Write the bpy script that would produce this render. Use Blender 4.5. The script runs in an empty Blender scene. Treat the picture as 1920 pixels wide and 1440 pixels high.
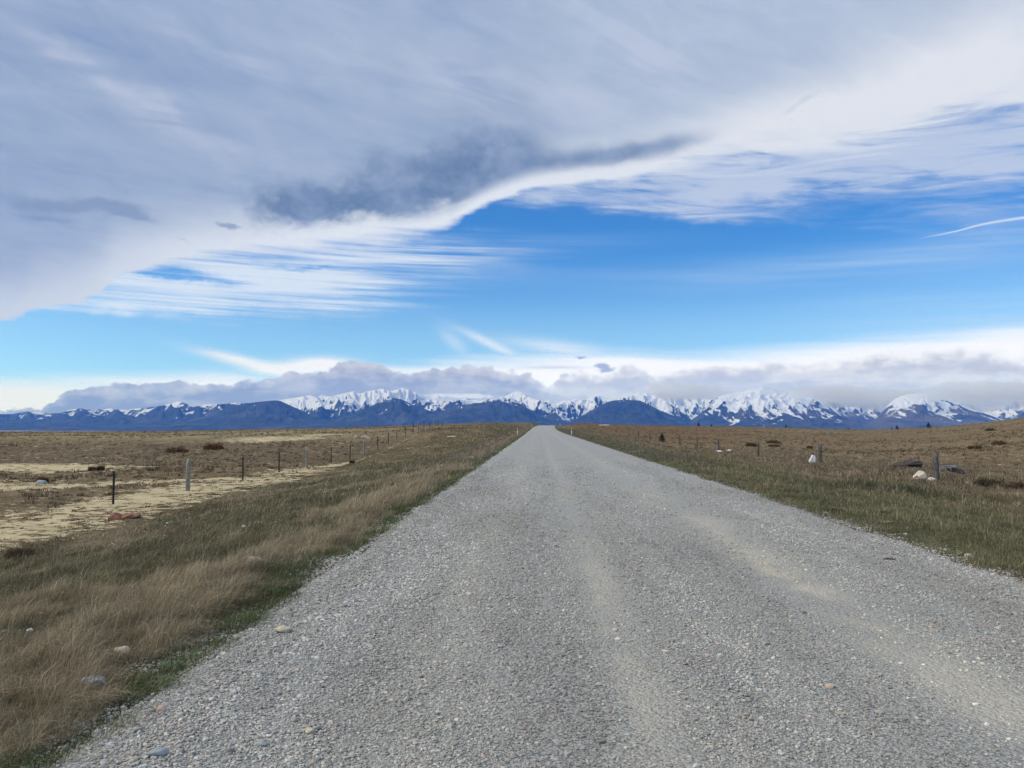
import bpy, math, random
import numpy as np
from mathutils import Vector, Matrix

# ------------------------------------------------------------------ camera, sun, exposure
F = 1450.0                       # focal length in pixels of the 1920 px wide photograph
PITCH = math.atan(77 / F); YAW = math.atan(49 / F); EYE = 1.6
scn = bpy.context.scene; col = scn.collection
cam_d = bpy.data.cameras.new('camera'); cam = bpy.data.objects.new('camera', cam_d); col.objects.link(cam)
cam_d.sensor_width = 36; cam_d.lens = F / 1920 * 36; cam_d.clip_start = 0.05; cam_d.clip_end = 90000
cam.location = (0, 0, EYE); cam.rotation_euler = (math.pi / 2 + PITCH, 0, YAW)
scn.camera = cam
scn.render.engine = 'CYCLES'
scn.cycles.use_denoising = True; scn.cycles.use_adaptive_sampling = True; scn.cycles.adaptive_threshold = 0.012; scn.cycles.adaptive_min_samples = 16
scn.cycles.max_bounces = 4; scn.cycles.diffuse_bounces = 2; scn.cycles.transparent_max_bounces = 8
scn.cycles.volume_bounces = 3; scn.cycles.sample_clamp_indirect = 4
scn.view_settings.view_transform = 'Standard'; scn.view_settings.look = 'None'
scn.view_settings.exposure = 0.0; scn.view_settings.gamma = 1.0

SUN_EL = math.radians(42); SUN_AZ = math.radians(-105)      # azimuth from +Y, clockwise: to the left, a little behind
sun_d = bpy.data.lights.new('sun', 'SUN'); sun = bpy.data.objects.new('sun', sun_d); col.objects.link(sun)
sun_d.energy = 2.6; sun_d.angle = math.radians(7); sun_d.color = (1.0, 0.93, 0.81)
sdir = Vector((math.sin(SUN_AZ) * math.cos(SUN_EL), math.cos(SUN_AZ) * math.cos(SUN_EL), math.sin(SUN_EL)))
sun.rotation_euler = sdir.to_track_quat('Z', 'Y').to_euler()

RM = np.array(cam.rotation_euler.to_matrix())
def ray(px, py):
    d = RM @ np.array([(px - 960) / F, (720 - py) / F, -1.0])
    return d / np.linalg.norm(d)
def UV(px, py):                                  # direction -> (azimuth, elevation) * F
    d = ray(px, py); return math.atan2(d[0], d[1]) * F, math.asin(d[2]) * F

# ------------------------------------------------------------------ a little node language
class E:
    def __init__(s, nt, sock): s.nt = nt; s.s = sock
    def _m(s, op, *a, clamp=False):
        n = s.nt.nodes.new('ShaderNodeMath'); n.operation = op; n.use_clamp = clamp
        for i, v in enumerate((s,) + a):
            if isinstance(v, E): s.nt.links.new(v.s, n.inputs[i])
            else: n.inputs[i].default_value = v
        return E(s.nt, n.outputs[0])
    def __add__(s, o): return s._m('ADD', o)
    __radd__ = __add__
    def __sub__(s, o): return s._m('SUBTRACT', o)
    def __rsub__(s, o): return s._m('MULTIPLY', -1.0) + o
    def __mul__(s, o): return s._m('MULTIPLY', o)
    __rmul__ = __mul__
    def __truediv__(s, o): return s._m('DIVIDE', o)
    def pow(s, o): return s._m('POWER', o)
    def max(s, o): return s._m('MAXIMUM', o)
    def min(s, o): return s._m('MINIMUM', o)
    def abs(s): return s._m('ABSOLUTE')
    def exp(s): return s._m('EXPONENT')
    def sat(s): return s._m('ADD', 0.0, clamp=True)
    def ss(s, a, b):
        n = s.nt.nodes.new('ShaderNodeMapRange'); n.interpolation_type = 'SMOOTHSTEP'
        s.nt.links.new(s.s, n.inputs['Value'])
        lo, hi, r0, r1 = (a, b, 0.0, 1.0) if a < b else (b, a, 1.0, 0.0)
        n.inputs['From Min'].default_value = lo; n.inputs['From Max'].default_value = hi
        n.inputs['To Min'].default_value = r0; n.inputs['To Max'].default_value = r1
        return E(s.nt, n.outputs['Result'])
    def curve(s, pts, lo, hi):                   # piecewise curve through (input, output) points
        xs = [p[0] for p in pts]; x0, x1 = min(xs), max(xs)
        n = s.nt.nodes.new('ShaderNodeFloatCurve'); c = n.mapping.curves[0]
        n.mapping.use_clip = False
        P = [((x - x0) / (x1 - x0), (y - lo) / (hi - lo)) for x, y in sorted(pts)]
        c.points[0].location = P[0]; c.points[1].location = P[-1]
        for p in P[1:-1]: c.points.new(*p)
        n.mapping.update()
        t = ((s - x0) * (1.0 / (x1 - x0))).sat()
        s.nt.links.new(t.s, n.inputs['Value'])
        return E(s.nt, n.outputs['Value']) * (hi - lo) + lo

def vec(nt, x, y, z=0.0):
    n = nt.nodes.new('ShaderNodeCombineXYZ')
    for i, v in enumerate((x, y, z)):
        if isinstance(v, E): nt.links.new(v.s, n.inputs[i])
        else: n.inputs[i].default_value = v
    return E(nt, n.outputs[0])
def noise(nt, v, scale=1.0, detail=5.0, rough=0.5, dist=0.0, typ='FBM'):
    n = nt.nodes.new('ShaderNodeTexNoise'); nt.links.new(v.s, n.inputs['Vector'])
    n.inputs['Scale'].default_value = scale; n.inputs['Detail'].default_value = detail
    n.inputs['Roughness'].default_value = rough; n.inputs['Distortion'].default_value = dist
    return E(nt, n.outputs[0])
def voronoi(nt, v, scale, rnd=1.0, out='Distance'):
    n = nt.nodes.new('ShaderNodeTexVoronoi'); nt.links.new(v.s, n.inputs['Vector'])
    n.inputs['Scale'].default_value = scale; n.inputs['Randomness'].default_value = rnd
    return n
def mix(nt, f, a, b):                            # colours: E or tuples
    n = nt.nodes.new('ShaderNodeMix'); n.data_type = 'RGBA'; n.clamp_factor = True
    if isinstance(f, E): nt.links.new(f.s, n.inputs[0])
    else: n.inputs[0].default_value = f
    for i, v in ((6, a), (7, b)):
        if isinstance(v, E): nt.links.new(v.s, n.inputs[i])
        else: n.inputs[i].default_value = tuple(v) + ((1.0,) if len(v) == 3 else ())
    return E(nt, n.outputs[2])
def mul(nt, a, b):
    n = nt.nodes.new('ShaderNodeMix'); n.data_type = 'RGBA'; n.blend_type = 'MULTIPLY'; n.inputs[0].default_value = 1
    n.clamp_result = False
    for i, v in ((6, a), (7, b)):
        if isinstance(v, E): nt.links.new(v.s, n.inputs[i])
        else: n.inputs[i].default_value = tuple(v) + ((1.0,) if len(v) == 3 else ())
    return E(nt, n.outputs[2])
def lin(r, g, b):
    f = lambda c: (c / 255 / 12.92) if c / 255 < .04045 else ((c / 255 + .055) / 1.055) ** 2.4
    return (f(r), f(g), f(b))

# ------------------------------------------------------------------ the sky: Nishita air with procedural cloud layers by direction
world = bpy.data.worlds.new('World'); scn.world = world; world.use_nodes = True
nt = world.node_tree; nt.nodes.clear()
def build_sky():
    out = nt.nodes.new('ShaderNodeOutputWorld'); bg = nt.nodes.new('ShaderNodeBackground')
    nt.links.new(bg.outputs[0], out.inputs[0])
    sky = nt.nodes.new('ShaderNodeTexSky'); sky.sky_type = 'NISHITA'; sky.sun_disc = False
    sky.sun_elevation = SUN_EL; sky.sun_rotation = SUN_AZ; sky.altitude = 700
    tc = nt.nodes.new('ShaderNodeTexCoord'); sp = nt.nodes.new('ShaderNodeSeparateXYZ')
    nt.links.new(tc.outputs['Generated'], sp.inputs[0])
    dx, dy, dz = (E(nt, sp.outputs[i]) for i in range(3))
    U = dx._m('ARCTAN2', dy) * F
    V = dz.min(1.0).max(-1.0)._m('ARCSINE') * F
    # overhead plane coordinates (perspective-true streaks)
    zz = dz.max(0.0) + 0.10
    qx = dx / zz; qy = dy / zz
    pts = lambda L: [UV(*p) for p in L]
    STR = 0.1                                    # Background strength; cloud colours are divided by it
    def C(r, g, b): l = lin(r, g, b); return tuple(c / STR for c in l)
    # clear air, deepened towards the zenith of the frame
    grad = V.curve([(0, .0), (150, .0), (180, .06), (240, .5), (300, .80), (360, 1.0), (600, 1.0)], 0, 1)
    tint = mix(nt, grad, SKY_LOW, SKY_HIGH)
    c = mul(nt, E(nt, sky.outputs[0]), tint)
    # --- noises
    nstreak = noise(nt, vec(nt, U * (1 / 330), (V + U * .03) * (1 / 15), 1.7), 1, 6, .55, .25)
    nstreak2 = noise(nt, vec(nt, U * (1 / 150), (V + U * .07) * (1 / 16), 7.7), 1, 6, .62, .6)
    warp = noise(nt, vec(nt, U * (1 / 90), V * (1 / 60), 3.1), 1, 7, .62)
    fine = noise(nt, vec(nt, U * (1 / 26), V * (1 / 20), 5.1), 1, 7, .62)
    # deck texture: streaks fanning over the overhead plane
    qa = qx * .83 + qy * .55; qb = qy * .83 - qx * .55
    nq = noise(nt, vec(nt, qa * .55, qb * 1.5, 2.0), 1, 8, .55, .6)
    nq2 = noise(nt, vec(nt, qa * 2.0, qb * 7.0, 6.0), 1, 6, .55, .8)
    nbig = noise(nt, vec(nt, U * (1 / 520), V * (1 / 300), 9.0), 1, 4, .55, .3)
    def blob(px, py, rx, ry, rot=0.0, uu=None, vv=None):
        cu, cv = UV(px, py); a = math.radians(rot); uu = uu or U; vv = vv or V
        du = uu - cu; dv = vv - cv
        x = (du * math.cos(a) + dv * math.sin(a)) * (1 / rx); y = (dv * math.cos(a) - du * math.sin(a)) * (1 / ry)
        return ((x * x + y * y) * -1.0).exp()
    def total(*b):
        s = b[0]
        for x in b[1:]: s = s + x
        return s
    # --- cirrus veils
    wu = U + (warp - .5) * 120; wv = V + (warp - .5) * 50
    reg = total(blob(430, 540, 300, 42, 0, U, wv) * 1.25, blob(640, 490, 330, 46, 4, U, wv) * .95,
                blob(200, 565, 220, 20, 0, U, wv) * .8)
    wedge = blob(340, 516, 150, 11, -2, U, wv) * 1.2 + blob(560, 505, 90, 5, 0, U, wv) * .5
    n_s3 = noise(nt, vec(nt, U * (1 / 420), (V + U * .015) * (1 / 9), 12.7), 1, 6, .6, .15)
    veil = (reg * .80 + ((nstreak - .5) * 2.2 + (n_s3 - .5) * 2.6) * reg.min(.8) - .08 - wedge * .9).ss(.0, 1.05) * .88
    reg2 = total(blob(1230, 352, 330, 34, -3, U, wv) * .8, blob(1560, 290, 330, 60, 0, U, wv) * 1.15,
                 blob(1330, 400, 240, 18, -8, U, wv) * .45, blob(1880, 320, 170, 110, 0, U, wv) * .65,
                 blob(1010, 372, 90, 16, 5) * .5)
    n_s4 = noise(nt, vec(nt, (U - V * .8) * (1 / 240), (V + U * .09) * (1 / 30), 15.2), 1, 7, .58, 1.2)
    veil2 = (reg2 * .9 + (nstreak2 - .5) * 1.5 * reg2.min(.8) + (n_s4 - .5) * 3.4 * reg2.min(.8) - .08).ss(.0, 1.2) * .80
    reg3 = total(blob(1500, 505, 330, 26, 2) * .42, blob(1800, 470, 200, 30) * .35, blob(1050, 455, 200, 14) * .25,
                 blob(1850, 600, 260, 60) * .5, blob(930, 520, 250, 14) * .22)
    veil3 = (reg3 * (nstreak * 2.2 - .35)).sat() * .75
    c = mix(nt, veil3, c, C(188, 214, 244))
    c = mix(nt, veil2, c, C(202, 213, 234))
    c = mix(nt, veil, c, C(222, 233, 247))
    # --- bright haze band low over the mountains
    top = U.curve(pts([(-300, 715), (0, 712), (200, 712), (330, 706), (420, 700), (520, 712), (640, 690), (760, 690), (850, 676),
                       (1000, 668), (1130, 660), (1300, 664), (1450, 656), (1600, 642), (1780, 628), (1920, 612), (2200, 600)]), 60, 220)
    band = (V - top + (nstreak - .5) * 34).ss(20, -26)
    wisp = total(blob(450, 676, 70, 9, -12) * .9, blob(560, 690, 80, 14, 5) * 1.0, blob(610, 686, 40, 12) * .8,
                 blob(920, 645, 60, 8, -25) * .55, blob(1060, 655, 110, 14, -8) * .5, blob(850, 640, 30, 12, -40) * .3)
    wisp = (wisp * (.45 + nstreak2 * 1.2)).sat()
    bandc = mix(nt, U.ss(-900, 100), C(238, 238, 236), C(250, 250, 255))
    c = mix(nt, band.max(wisp) * .97, c, bandc)
    # --- lenticular sliver and scraps
    l1 = blob(1035, 690, 62, 4.2, 0); c = mix(nt, (l1 * (1 - blob(1035, 694, 70, 4.0, 0) * .8)).sat() * .8, c, C(190, 196, 214))
    # --- cumulus bank behind the crest
    ctop = U.curve(pts([(-300, 772), (0, 768), (60, 766), (90, 758), (125, 740), (165, 728), (190, 722), (250, 722), (330, 718), (400, 722),
                        (470, 712), (520, 708), (540, 698), (580, 700), (625, 688), (662, 680), (700, 682), (740, 692), (775, 700), (800, 692), (835, 690),
                        (880, 688), (912, 686), (940, 698), (975, 700), (1000, 704), (1022, 722), (1040, 720), (1058, 700), (1080, 700), (1130, 704),
                        (1180, 692), (1230, 704), (1290, 694), (1340, 688), (1400, 690), (1440, 684), (1530, 684), (1600, 676),
                        (1650, 670), (1700, 668), (1760, 662), (1850, 662), (1880, 668), (1920, 682), (2200, 680)]), 0, 160)
    puff = voronoi(nt, vec(nt, U * (1 / 30) + (fine - .5) * 1.0, V * (1 / 22) + (fine - .5) * 1.0, .5), 1.0)
    puffd = E(nt, puff.outputs['Distance'])
    edge = V - ctop + (fine - .5) * 30 + (puffd - .45) * 8 + (warp - .5) * 10 + (noise(nt, vec(nt, U * (1 / 9), V * (1 / 8), 2.2), 1, 4, .6) - .5) * 7
    bsoft = U.curve([(-900, 2.4), (-300, 3.0), (0, 4), (300, 9), (600, 13), (900, 14)], 0, 20)
    bank = (edge / bsoft).ss(1, -1)
    shade = noise(nt, vec(nt, U * (1 / 110), V * (1 / 34), 8.2), 1, 7, .6, .3)
    left = U.curve(pts([(0, 740), (300, 740), (640, 740), (1000, 740), (1060, 740), (1300, 740), (1600, 740), (1920, 740)])
                   and [(UV(0, 740)[0], .0), (UV(300, 740)[0], .02), (UV(640, 740)[0], .12), (UV(960, 740)[0], .16), (UV(1060, 740)[0], .62),
                        (UV(1250, 740)[0], .66), (UV(1600, 740)[0], .70), (UV(1920, 740)[0], .72)], 0, 1)
    dark = mix(nt, left, C(134, 144, 164), C(204, 206, 212)); lite = mix(nt, left, C(190, 192, 200), C(242, 240, 238))
    bk = mix(nt, ((shade * .75 + fine * .25).ss(.40, .62) * .65 + edge.ss(-20, 0) * .55 * (.4 + fine) - (V.ss(80, 40)) * .15).sat(), dark, lite)
    c = mix(nt, bank * .98, c, bk)
    # breaks low over the crest
    brk = total(blob(860, 741, 55, 5) * 1.1, blob(815, 742, 22, 5) * .8, blob(905, 744, 40, 4) * .8)
    c = mix(nt, (brk * ((shade - .5) * 3 + (fine - .5) * 2.5 + 1)).ss(.35, 1.5) * .6, c, C(236, 234, 236))
    fu = U + (fine - .5) * 46; fv = V + (warp - .5) * 22 + (fine - .5) * 14
    sc = total(blob(1126, 688, 15, 8, 0, fu, fv), blob(1140, 694, 18, 6, 0, fu, fv) * .8, blob(1088, 670, 12, 4, 0, fu, fv) * 1.0)
    c = mix(nt, (sc * (.25 + fine * 1.5)).ss(.25, .9) * .8, c, C(140, 156, 190))
    # --- the great deck
    dedge = U.curve(pts([(-500, 640), (0, 600), (35, 597), (60, 583), (130, 572), (180, 556), (222, 520), (260, 510), (330, 495), (450, 482), (560, 470),
                         (640, 460), (760, 443), (830, 428), (880, 402), (905, 388), (960, 366), (1010, 352), (1100, 342), (1160, 337),
                         (1250, 318), (1330, 308), (1400, 298), (1480, 292), (1560, 286), (1650, 270), (1720, 248), (1790, 226), (1850, 214), (1920, 222), (2300, 200)]), 130, 500)
    soft = U.curve([(-900, 7), (-720, 10), (-560, 30), (-300, 34), (-100, 10), (150, 14), (330, 40), (520, 48), (900, 40)], 0, 60)
    dist = V - dedge
    jag = (nstreak2 - .5) * 18 + (fine - .5) * 11 + (nstreak - .5) * soft * 1.6
    dd = (dist + jag + (n_s4 - .5) * 70 * U.ss(200, 420)) / soft
    deck = dd.ss(-.55, .75)
    sideb = U.ss(-1000, 700)
    d0 = mix(nt, sideb, C(134, 156, 194), C(160, 177, 206))
    d1 = mix(nt, sideb, C(170, 186, 212), C(190, 204, 224))
    ntx = noise(nt, vec(nt, (U - V * .9) * (1 / 130), (V + U * .35) * (1 / 45), 21.0), 1, 8, .62, .8)
    tex = ((nq - .5) * 1.1 + (nq2 - .5) * .7 + (ntx - .5) * 1.0 + (nbig - .5) * 1.0 + .45).sat()
    dc = mix(nt, tex, d0, d1)
    rim = (dist + (nbig - .5) * 90).ss(120, 12)
    rl = U.curve([(-900, .8), (-500, .95), (-200, 1.0), (100, .95), (400, .95), (900, .8)], 0, 1)
    rimc = mix(nt, U.ss(-950, -450), C(210, 218, 232), C(226, 233, 245))
    dc = mix(nt, rim * rl * .92, dc, rimc)
    bl = total(blob(1620, 190, 330, 75, 14, wu, wv) * 1.0, blob(1900, 110, 220, 70, 16, wu, wv) * .9, blob(1420, 235, 200, 40, 12, wu, wv) * .6)
    dc = mix(nt, (bl * (.72 + (nq2 - .5) * 1.0)).sat(), dc, C(222, 227, 238))
    wsp = total(blob(1170, 130, 150, 60, 20, wu, wv), blob(880, 170, 150, 50, -10, wu, wv) * .8, blob(240, 175, 190, 22, -24, wu, wv) * .9, blob(420, 90, 120, 22, -12, wu, wv) * .8)
    dc = mix(nt, (wsp * (nq2.ss(.42, .62) * .75)).sat(), dc, C(190, 199, 222))
    c = mix(nt, deck, c, dc)
    # --- dark ragged cumulus under the deck
    n3 = noise(nt, vec(nt, U * (1 / 105), V * (1 / 80), 4.4), 1, 9, .60, .25)
    ku = U + (n3 - .5) * 90; kv = V + (fine - .5) * 26 + (warp - .5) * 60
    ku2 = U + (n3 - .5) * 40; kv2 = V + (n3 - .5) * 60
    kum = total(blob(505, 380, 58, 44, 0, ku, kv), blob(570, 385, 50, 30, 0, ku, kv) * .8, blob(690, 372, 60, 30, 0, ku, kv) * .7, blob(640, 385, 75, 28, 4, ku, kv) * .95,
                blob(740, 355, 80, 42, 8, ku, kv) * .95, blob(735, 310, 50, 34, -30, ku, kv) * .75, blob(860, 334, 105, 46, 16, ku, kv) * 1.2,
                blob(930, 290, 110, 52, 14, ku, kv) * 1.0, blob(1090, 300, 150, 24, 8, ku2, kv2) * .95, blob(1230, 278, 110, 18, 10, ku2, kv2) * .6,
                blob(880, 400, 90, 16, 12, ku, kv) * .5)
    hole = total(blob(700, 352, 28, 34, -35, ku2, kv2), blob(448, 372, 22, 34, 0, ku2, kv2) * .5)
    kk = (kum * (1 + (n3 - .5) * 3.0 + (fine - .5) * .7) - hole * .45).ss(.04, 1.12) * dist.ss(10, 42)
    kfeath = total(blob(960, 225, 90, 60, 0, ku, kv), blob(860, 240, 60, 60, 0, ku, kv) * .6)
    kk = kk.max((kfeath * (n3 - .22) * 1.6).sat() * .55)
    kc = mix(nt, ((n3 * .8 + fine * .2).ss(.32, .72) * 1.0 + U.ss(-600, 500) * .2).sat(), C(92, 120, 158), C(142, 161, 194))
    c = mix(nt, kk * 1.0, c, kc)
    sm = total(blob(160, 388, 95, 14, 6, ku2, kv2), blob(240, 397, 60, 8, -10, ku2, kv2) * .8, blob(90, 410, 60, 6, 0, ku2, kv2) * .7,
               blob(428, 423, 26, 6, -25, ku2, kv2) * .9, blob(345, 452, 26, 4, -15, ku2, kv2) * .5, blob(455, 470, 45, 8, -5, ku2, kv2) * .35, blob(10, 360, 60, 14, -10, ku2, kv2) * .5)
    c = mix(nt, (sm * (.1 + fine * .9 + n3 * .9)).ss(.25, .95) * .8, c, C(130, 150, 184))
    fr = total(blob(1505, 170 + 20, 60, 7, 25, ku2, kv2) * .8, blob(1300, 245, 70, 8, 12, ku2, kv2) * .6, blob(1270, 335, 34, 5, 12, ku2, kv2) * 0)
    c = mix(nt, (fr * (.2 + fine * 1.5)).ss(.35, .9) * .45, c, C(184, 196, 214))
    # --- the vapour trail
    tp = pts([(1700, 452), (1730, 446), (1790, 434), (1850, 419), (1900, 411), (1960, 402)])
    tv = U.curve([(tp[0][0] - 30, tp[0][1] - 6)] + tp, 150, 320)
    tw = U.ss(tp[0][0], tp[-1][0]) * 1.6 + .7
    tr = (((V - tv + (fine - .5) * .8) / tw).pow(2.0) * -1.0).exp() * U.ss(tp[0][0] + 5, tp[2][0]) * U.ss(tp[-1][0] + 90, tp[-1][0] + 20)
    c = mix(nt, tr * .75, c, C(222, 232, 250))
    k = V.curve([(0, 1.15), (60, 1.05), (90, .72), (120, .45), (180, .22), (300, .10), (600, .04)], 0, 1.2)   # the low sky is richer in blue than the air lets through
    c = mul(nt, c, mix(nt, (k * (1 / 1.15)), (1, 1, 1), (1.02, 1.19, 1.75)))
    nt.links.new(c.s, bg.inputs[0]); bg.inputs[1].default_value = STR
    world.cycles.sampling_method = 'MANUAL'; world.cycles.sample_map_resolution = 512
SKY_LOW = (.76, 1.16, 1.52); SKY_HIGH = (.29, .84, 1.45)
build_sky()

# ------------------------------------------------------------------ numpy helpers
rng = np.random.default_rng(11)
def fade(t): return t * t * t * (t * (t * 6 - 15) + 10)
_perm = np.random.default_rng(5).permutation(1024)
_ang = np.random.default_rng(6).random(1024) * 2 * np.pi
_gx, _gy = np.cos(_ang), np.sin(_ang)
def perlin(x, y, seed=0):
    x = np.asarray(x, float); y = np.asarray(y, float)
    xi = np.floor(x).astype(np.int64); yi = np.floor(y).astype(np.int64); xf = x - xi; yf = y - yi
    def g(ix, iy, fx, fy):
        h = _perm[(_perm[(ix + seed * 71) & 1023] + iy) & 1023]; return _gx[h] * fx + _gy[h] * fy
    u, v = fade(xf), fade(yf)
    a = g(xi, yi, xf, yf); b = g(xi + 1, yi, xf - 1, yf); c = g(xi, yi + 1, xf, yf - 1); d = g(xi + 1, yi + 1, xf - 1, yf - 1)
    return ((a + (b - a) * u) + ((c + (d - c) * u) - (a + (b - a) * u)) * v) * 1.5
def fbm(x, y, o=4, seed=0, rough=.5):
    s = 0; a = 1; t = 0
    for i in range(o):
        s = s + a * perlin(x * 2 ** i, y * 2 ** i, seed + i * 3); t += a; a *= rough
    return s / t
def ridged(x, y, o=5, seed=0, rough=.55):
    s = 0; a = 1; t = 0; w = 1
    for i in range(o):
        n = 1 - np.abs(perlin(x * 2 ** i, y * 2 ** i, seed + i * 3)) * 1.35; n = np.clip(n, 0, 1) ** 2
        s = s + a * n * w; t += a; a *= rough; w = np.clip(n * 1.6, 0, 1)
    return s / t
def sst(x, a, b):
    t = np.clip((np.asarray(x, float) - a) / (b - a), 0, 1); return t * t * (3 - 2 * t)
def interp(x, pts): return np.interp(x, [p[0] for p in pts], [p[1] for p in pts])

def mesh_np(name, V, faces, mat, smooth=False, attrs=None, cols=None, parent=None, link=True):
    """faces: list of int arrays (n,k) of equal-sided polygons"""
    me = bpy.data.meshes.new(name); V = np.asarray(V, np.float32)
    faces = [np.asarray(f, np.int32) for f in faces if len(f)]
    nl = sum(f.size for f in faces); nf = sum(len(f) for f in faces)
    me.vertices.add(len(V)); me.vertices.foreach_set('co', V.ravel())
    me.loops.add(nl); me.loops.foreach_set('vertex_index', np.concatenate([f.ravel() for f in faces]))
    me.polygons.add(nf); st = []; o = 0
    for f in faces:
        st.append(o + np.arange(len(f)) * f.shape[1]); o += f.size
    me.polygons.foreach_set('loop_start', np.concatenate(st).astype(np.int32))
    if smooth: me.polygons.foreach_set('use_smooth', np.ones(nf, bool))
    else: me.polygons.foreach_set('use_smooth', np.zeros(nf, bool))
    for k, v in (attrs or {}).items():
        a = me.attributes.new(k, 'FLOAT', 'POINT'); a.data.foreach_set('value', np.asarray(v, np.float32).ravel())
    if cols is not None:
        a = me.attributes.new('Col', 'FLOAT_COLOR', 'POINT')
        c4 = np.ones((len(V), 4), np.float32); c4[:, :3] = cols; a.data.foreach_set('color', c4.ravel())
    me.update(calc_edges=True); me.validate()
    ob = bpy.data.objects.new(name, me)
    if link: col.objects.link(ob)
    if mat: me.materials.append(mat)
    if parent: ob.parent = parent
    return ob
def grid_faces(nx, ny):
    i = np.arange(nx - 1)[None, :] + np.arange(ny - 1)[:, None] * nx
    return np.stack([i, i + 1, i + 1 + nx, i + nx], -1).reshape(-1, 4)
def tag(o, label=None, cat=None, group=None, kind=None):
    if label: o['label'] = label
    if cat: o['category'] = cat
    if group: o['group'] = group
    if kind: o['kind'] = kind
    return o
def empty(name, loc, rz=0.0):
    o = bpy.data.objects.new(name, None); o.location = loc; o.rotation_euler = (0, 0, rz); col.objects.link(o); return o
def new_mat(name, rough=.9, spec=.2):
    m = bpy.data.materials.new(name); m.use_nodes = True; t = m.node_tree; b = t.nodes['Principled BSDF']
    b.inputs['Roughness'].default_value = rough; b.inputs['Specular IOR Level'].default_value = spec
    return m, t, b
def objvec(t, geo='Position'):
    n = t.nodes.new('ShaderNodeNewGeometry'); return E(t, n.outputs[geo])
def sep(t, v):
    n = t.nodes.new('ShaderNodeSeparateXYZ'); t.links.new(v.s, n.inputs[0]); return [E(t, n.outputs[i]) for i in range(3)]
def attr(t, name, c=False):
    n = t.nodes.new('ShaderNodeAttribute'); n.attribute_name = name; return E(t, n.outputs['Color' if c else 'Fac'])
def bump(t, b, h, dist, strength=1.0):
    n = t.nodes.new('ShaderNodeBump'); n.inputs['Distance'].default_value = dist; n.inputs['Strength'].default_value = strength
    t.links.new(h.s, n.inputs['Height']); t.links.new(n.outputs[0], b.inputs['Normal'])

# ------------------------------------------------------------------ lie of the land
XL, XR = -2.3, 5.0
VPX = 1009.0
SKYL = [(-400, 809), (0, 809), (160, 809), (300, 808), (420, 806), (500, 804), (640, 802), (760, 797.5), (830, 795), (880, 793), (980, 792), (1005, 795),
        (1020, 797), (1040, 795), (1090, 793.5), (1130, 795), (1200, 797), (1300, 798.5), (1380, 799.5), (1450, 801), (1500, 802.5), (1560, 804.5), (1610, 805.5), (1660, 804.5),
        (1700, 802), (1760, 799.5), (1810, 794), (1860, 788), (1920, 780), (2010, 766), (2300, 730)]
def road_z(y): return interp(y, [(0, 0), (140, 0), (200, .22), (260, .75), (300, 1.15), (330, 1.42), (350, 1.4), (400, .6), (480, -2.5), (800, -14), (3000, -80)])
def road_dx(y): return interp(y, [(0, 0), (180, 0), (260, .5), (330, 2.2), (420, 7), (600, 20), (3000, 200)])
def land(x, y, detail=True):
    x = np.asarray(x, float); y = np.asarray(y, float); yy = np.maximum(y, 1.0)
    px = VPX + F * np.clip((x - road_dx(y) * sst(np.abs(x), 60, 0)) / yy, -1.2, 1.2)
    S = interp(px, SKYL)
    right = x > 1.3
    A = np.where(right, 2.75, 1.0); Yc = 400.0
    d = np.minimum(yy, Yc)
    e = (S - 797.0)
    far = EYE - e * d / F - A * (1 - d / Yc)
    far100 = EYE - e * 100 / F - A * .75
    nl = -1.12 + (np.minimum(far100, 1.3) + 1.12) * sst(yy, 52, 100) * np.ones_like(x)
    h = np.where(right, -.6 + (far + .6) * sst(yy, 40, 80), nl + (far - nl) * sst(yy, 86, 110))
    # beyond the brow the plateau tips down to the river plain
    b = np.maximum(yy - Yc, 0)
    drop = np.where(b > 0, b * .012 + np.clip(b, 0, 3500) ** 1.3 * .0016, 0)
    h = np.maximum(h - drop, -95.0)
    h = h + sst(yy, 300, 500) * 0
    # broad undulation
    off = np.maximum(np.where(right, x - XR, XL - x), 0)
    und = fbm(x / 19, y / 13, 3, 2) * .16 * sst(off, 2, 14) * sst(yy, 400, 250)
    h = h + und
    # road bench: verges blend to the road level
    rz = road_z(y); ax = x - road_dx(y)
    aL = XL - ax; aR = ax - XR
    wl = np.where(yy < 100, sst(aL, .3, 9.5), sst(aL, .6, 6.5)); wr = sst(aR, .6, 9)
    w = np.where(right, wr, wl)
    w = np.where((aL < 0) & (aR < 0), 0, w)
    h = (rz - .03) * (1 - w) + h * w
    if detail:
        rough = sst(off, .1, 1.2) * sst(y, 140, 60)
        h = h + rough * (fbm(x * .55, y * .55, 3, 8) * .07 + np.abs(fbm(x * 2.3, y * 1.9, 2, 4)) * .05 * sst(off, 7, 12))
    return h
def at(px, py):
    """the ground point seen at a pixel of the photograph"""
    d = ray(px, py); t = 2.0
    while t < 3000:
        p = np.array([0, 0, EYE]) + d * t
        if p[2] < float(land(p[0], p[1])): break
        t *= 1.004
    return Vector((p[0], p[1], float(land(p[0], p[1]))))

def warped(lo, fine_hi, hi, step, grow):
    a = list(np.arange(lo, fine_hi, step)); s = step
    while a[-1] < hi: s *= grow; a.append(a[-1] + s)
    return np.array(a)
xs_r = warped(0, 22, 26000, .22, 1.045); xs = np.concatenate([-xs_r[:0:-1], xs_r])
ys_f = warped(0, 62, 30000, .24, 1.03); ys_b = -warped(0, 4, 2000, 1.0, 1.3)[:0:-1]; ys = np.concatenate([ys_b, ys_f])
GX, GY = np.meshgrid(xs, ys); GZ = land(GX, GY)
inroad = (GX - road_dx(GY) > XL + .3) & (GX - road_dx(GY) < XR - .3)
GZ = np.where(inroad, GZ - .10, GZ)

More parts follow.
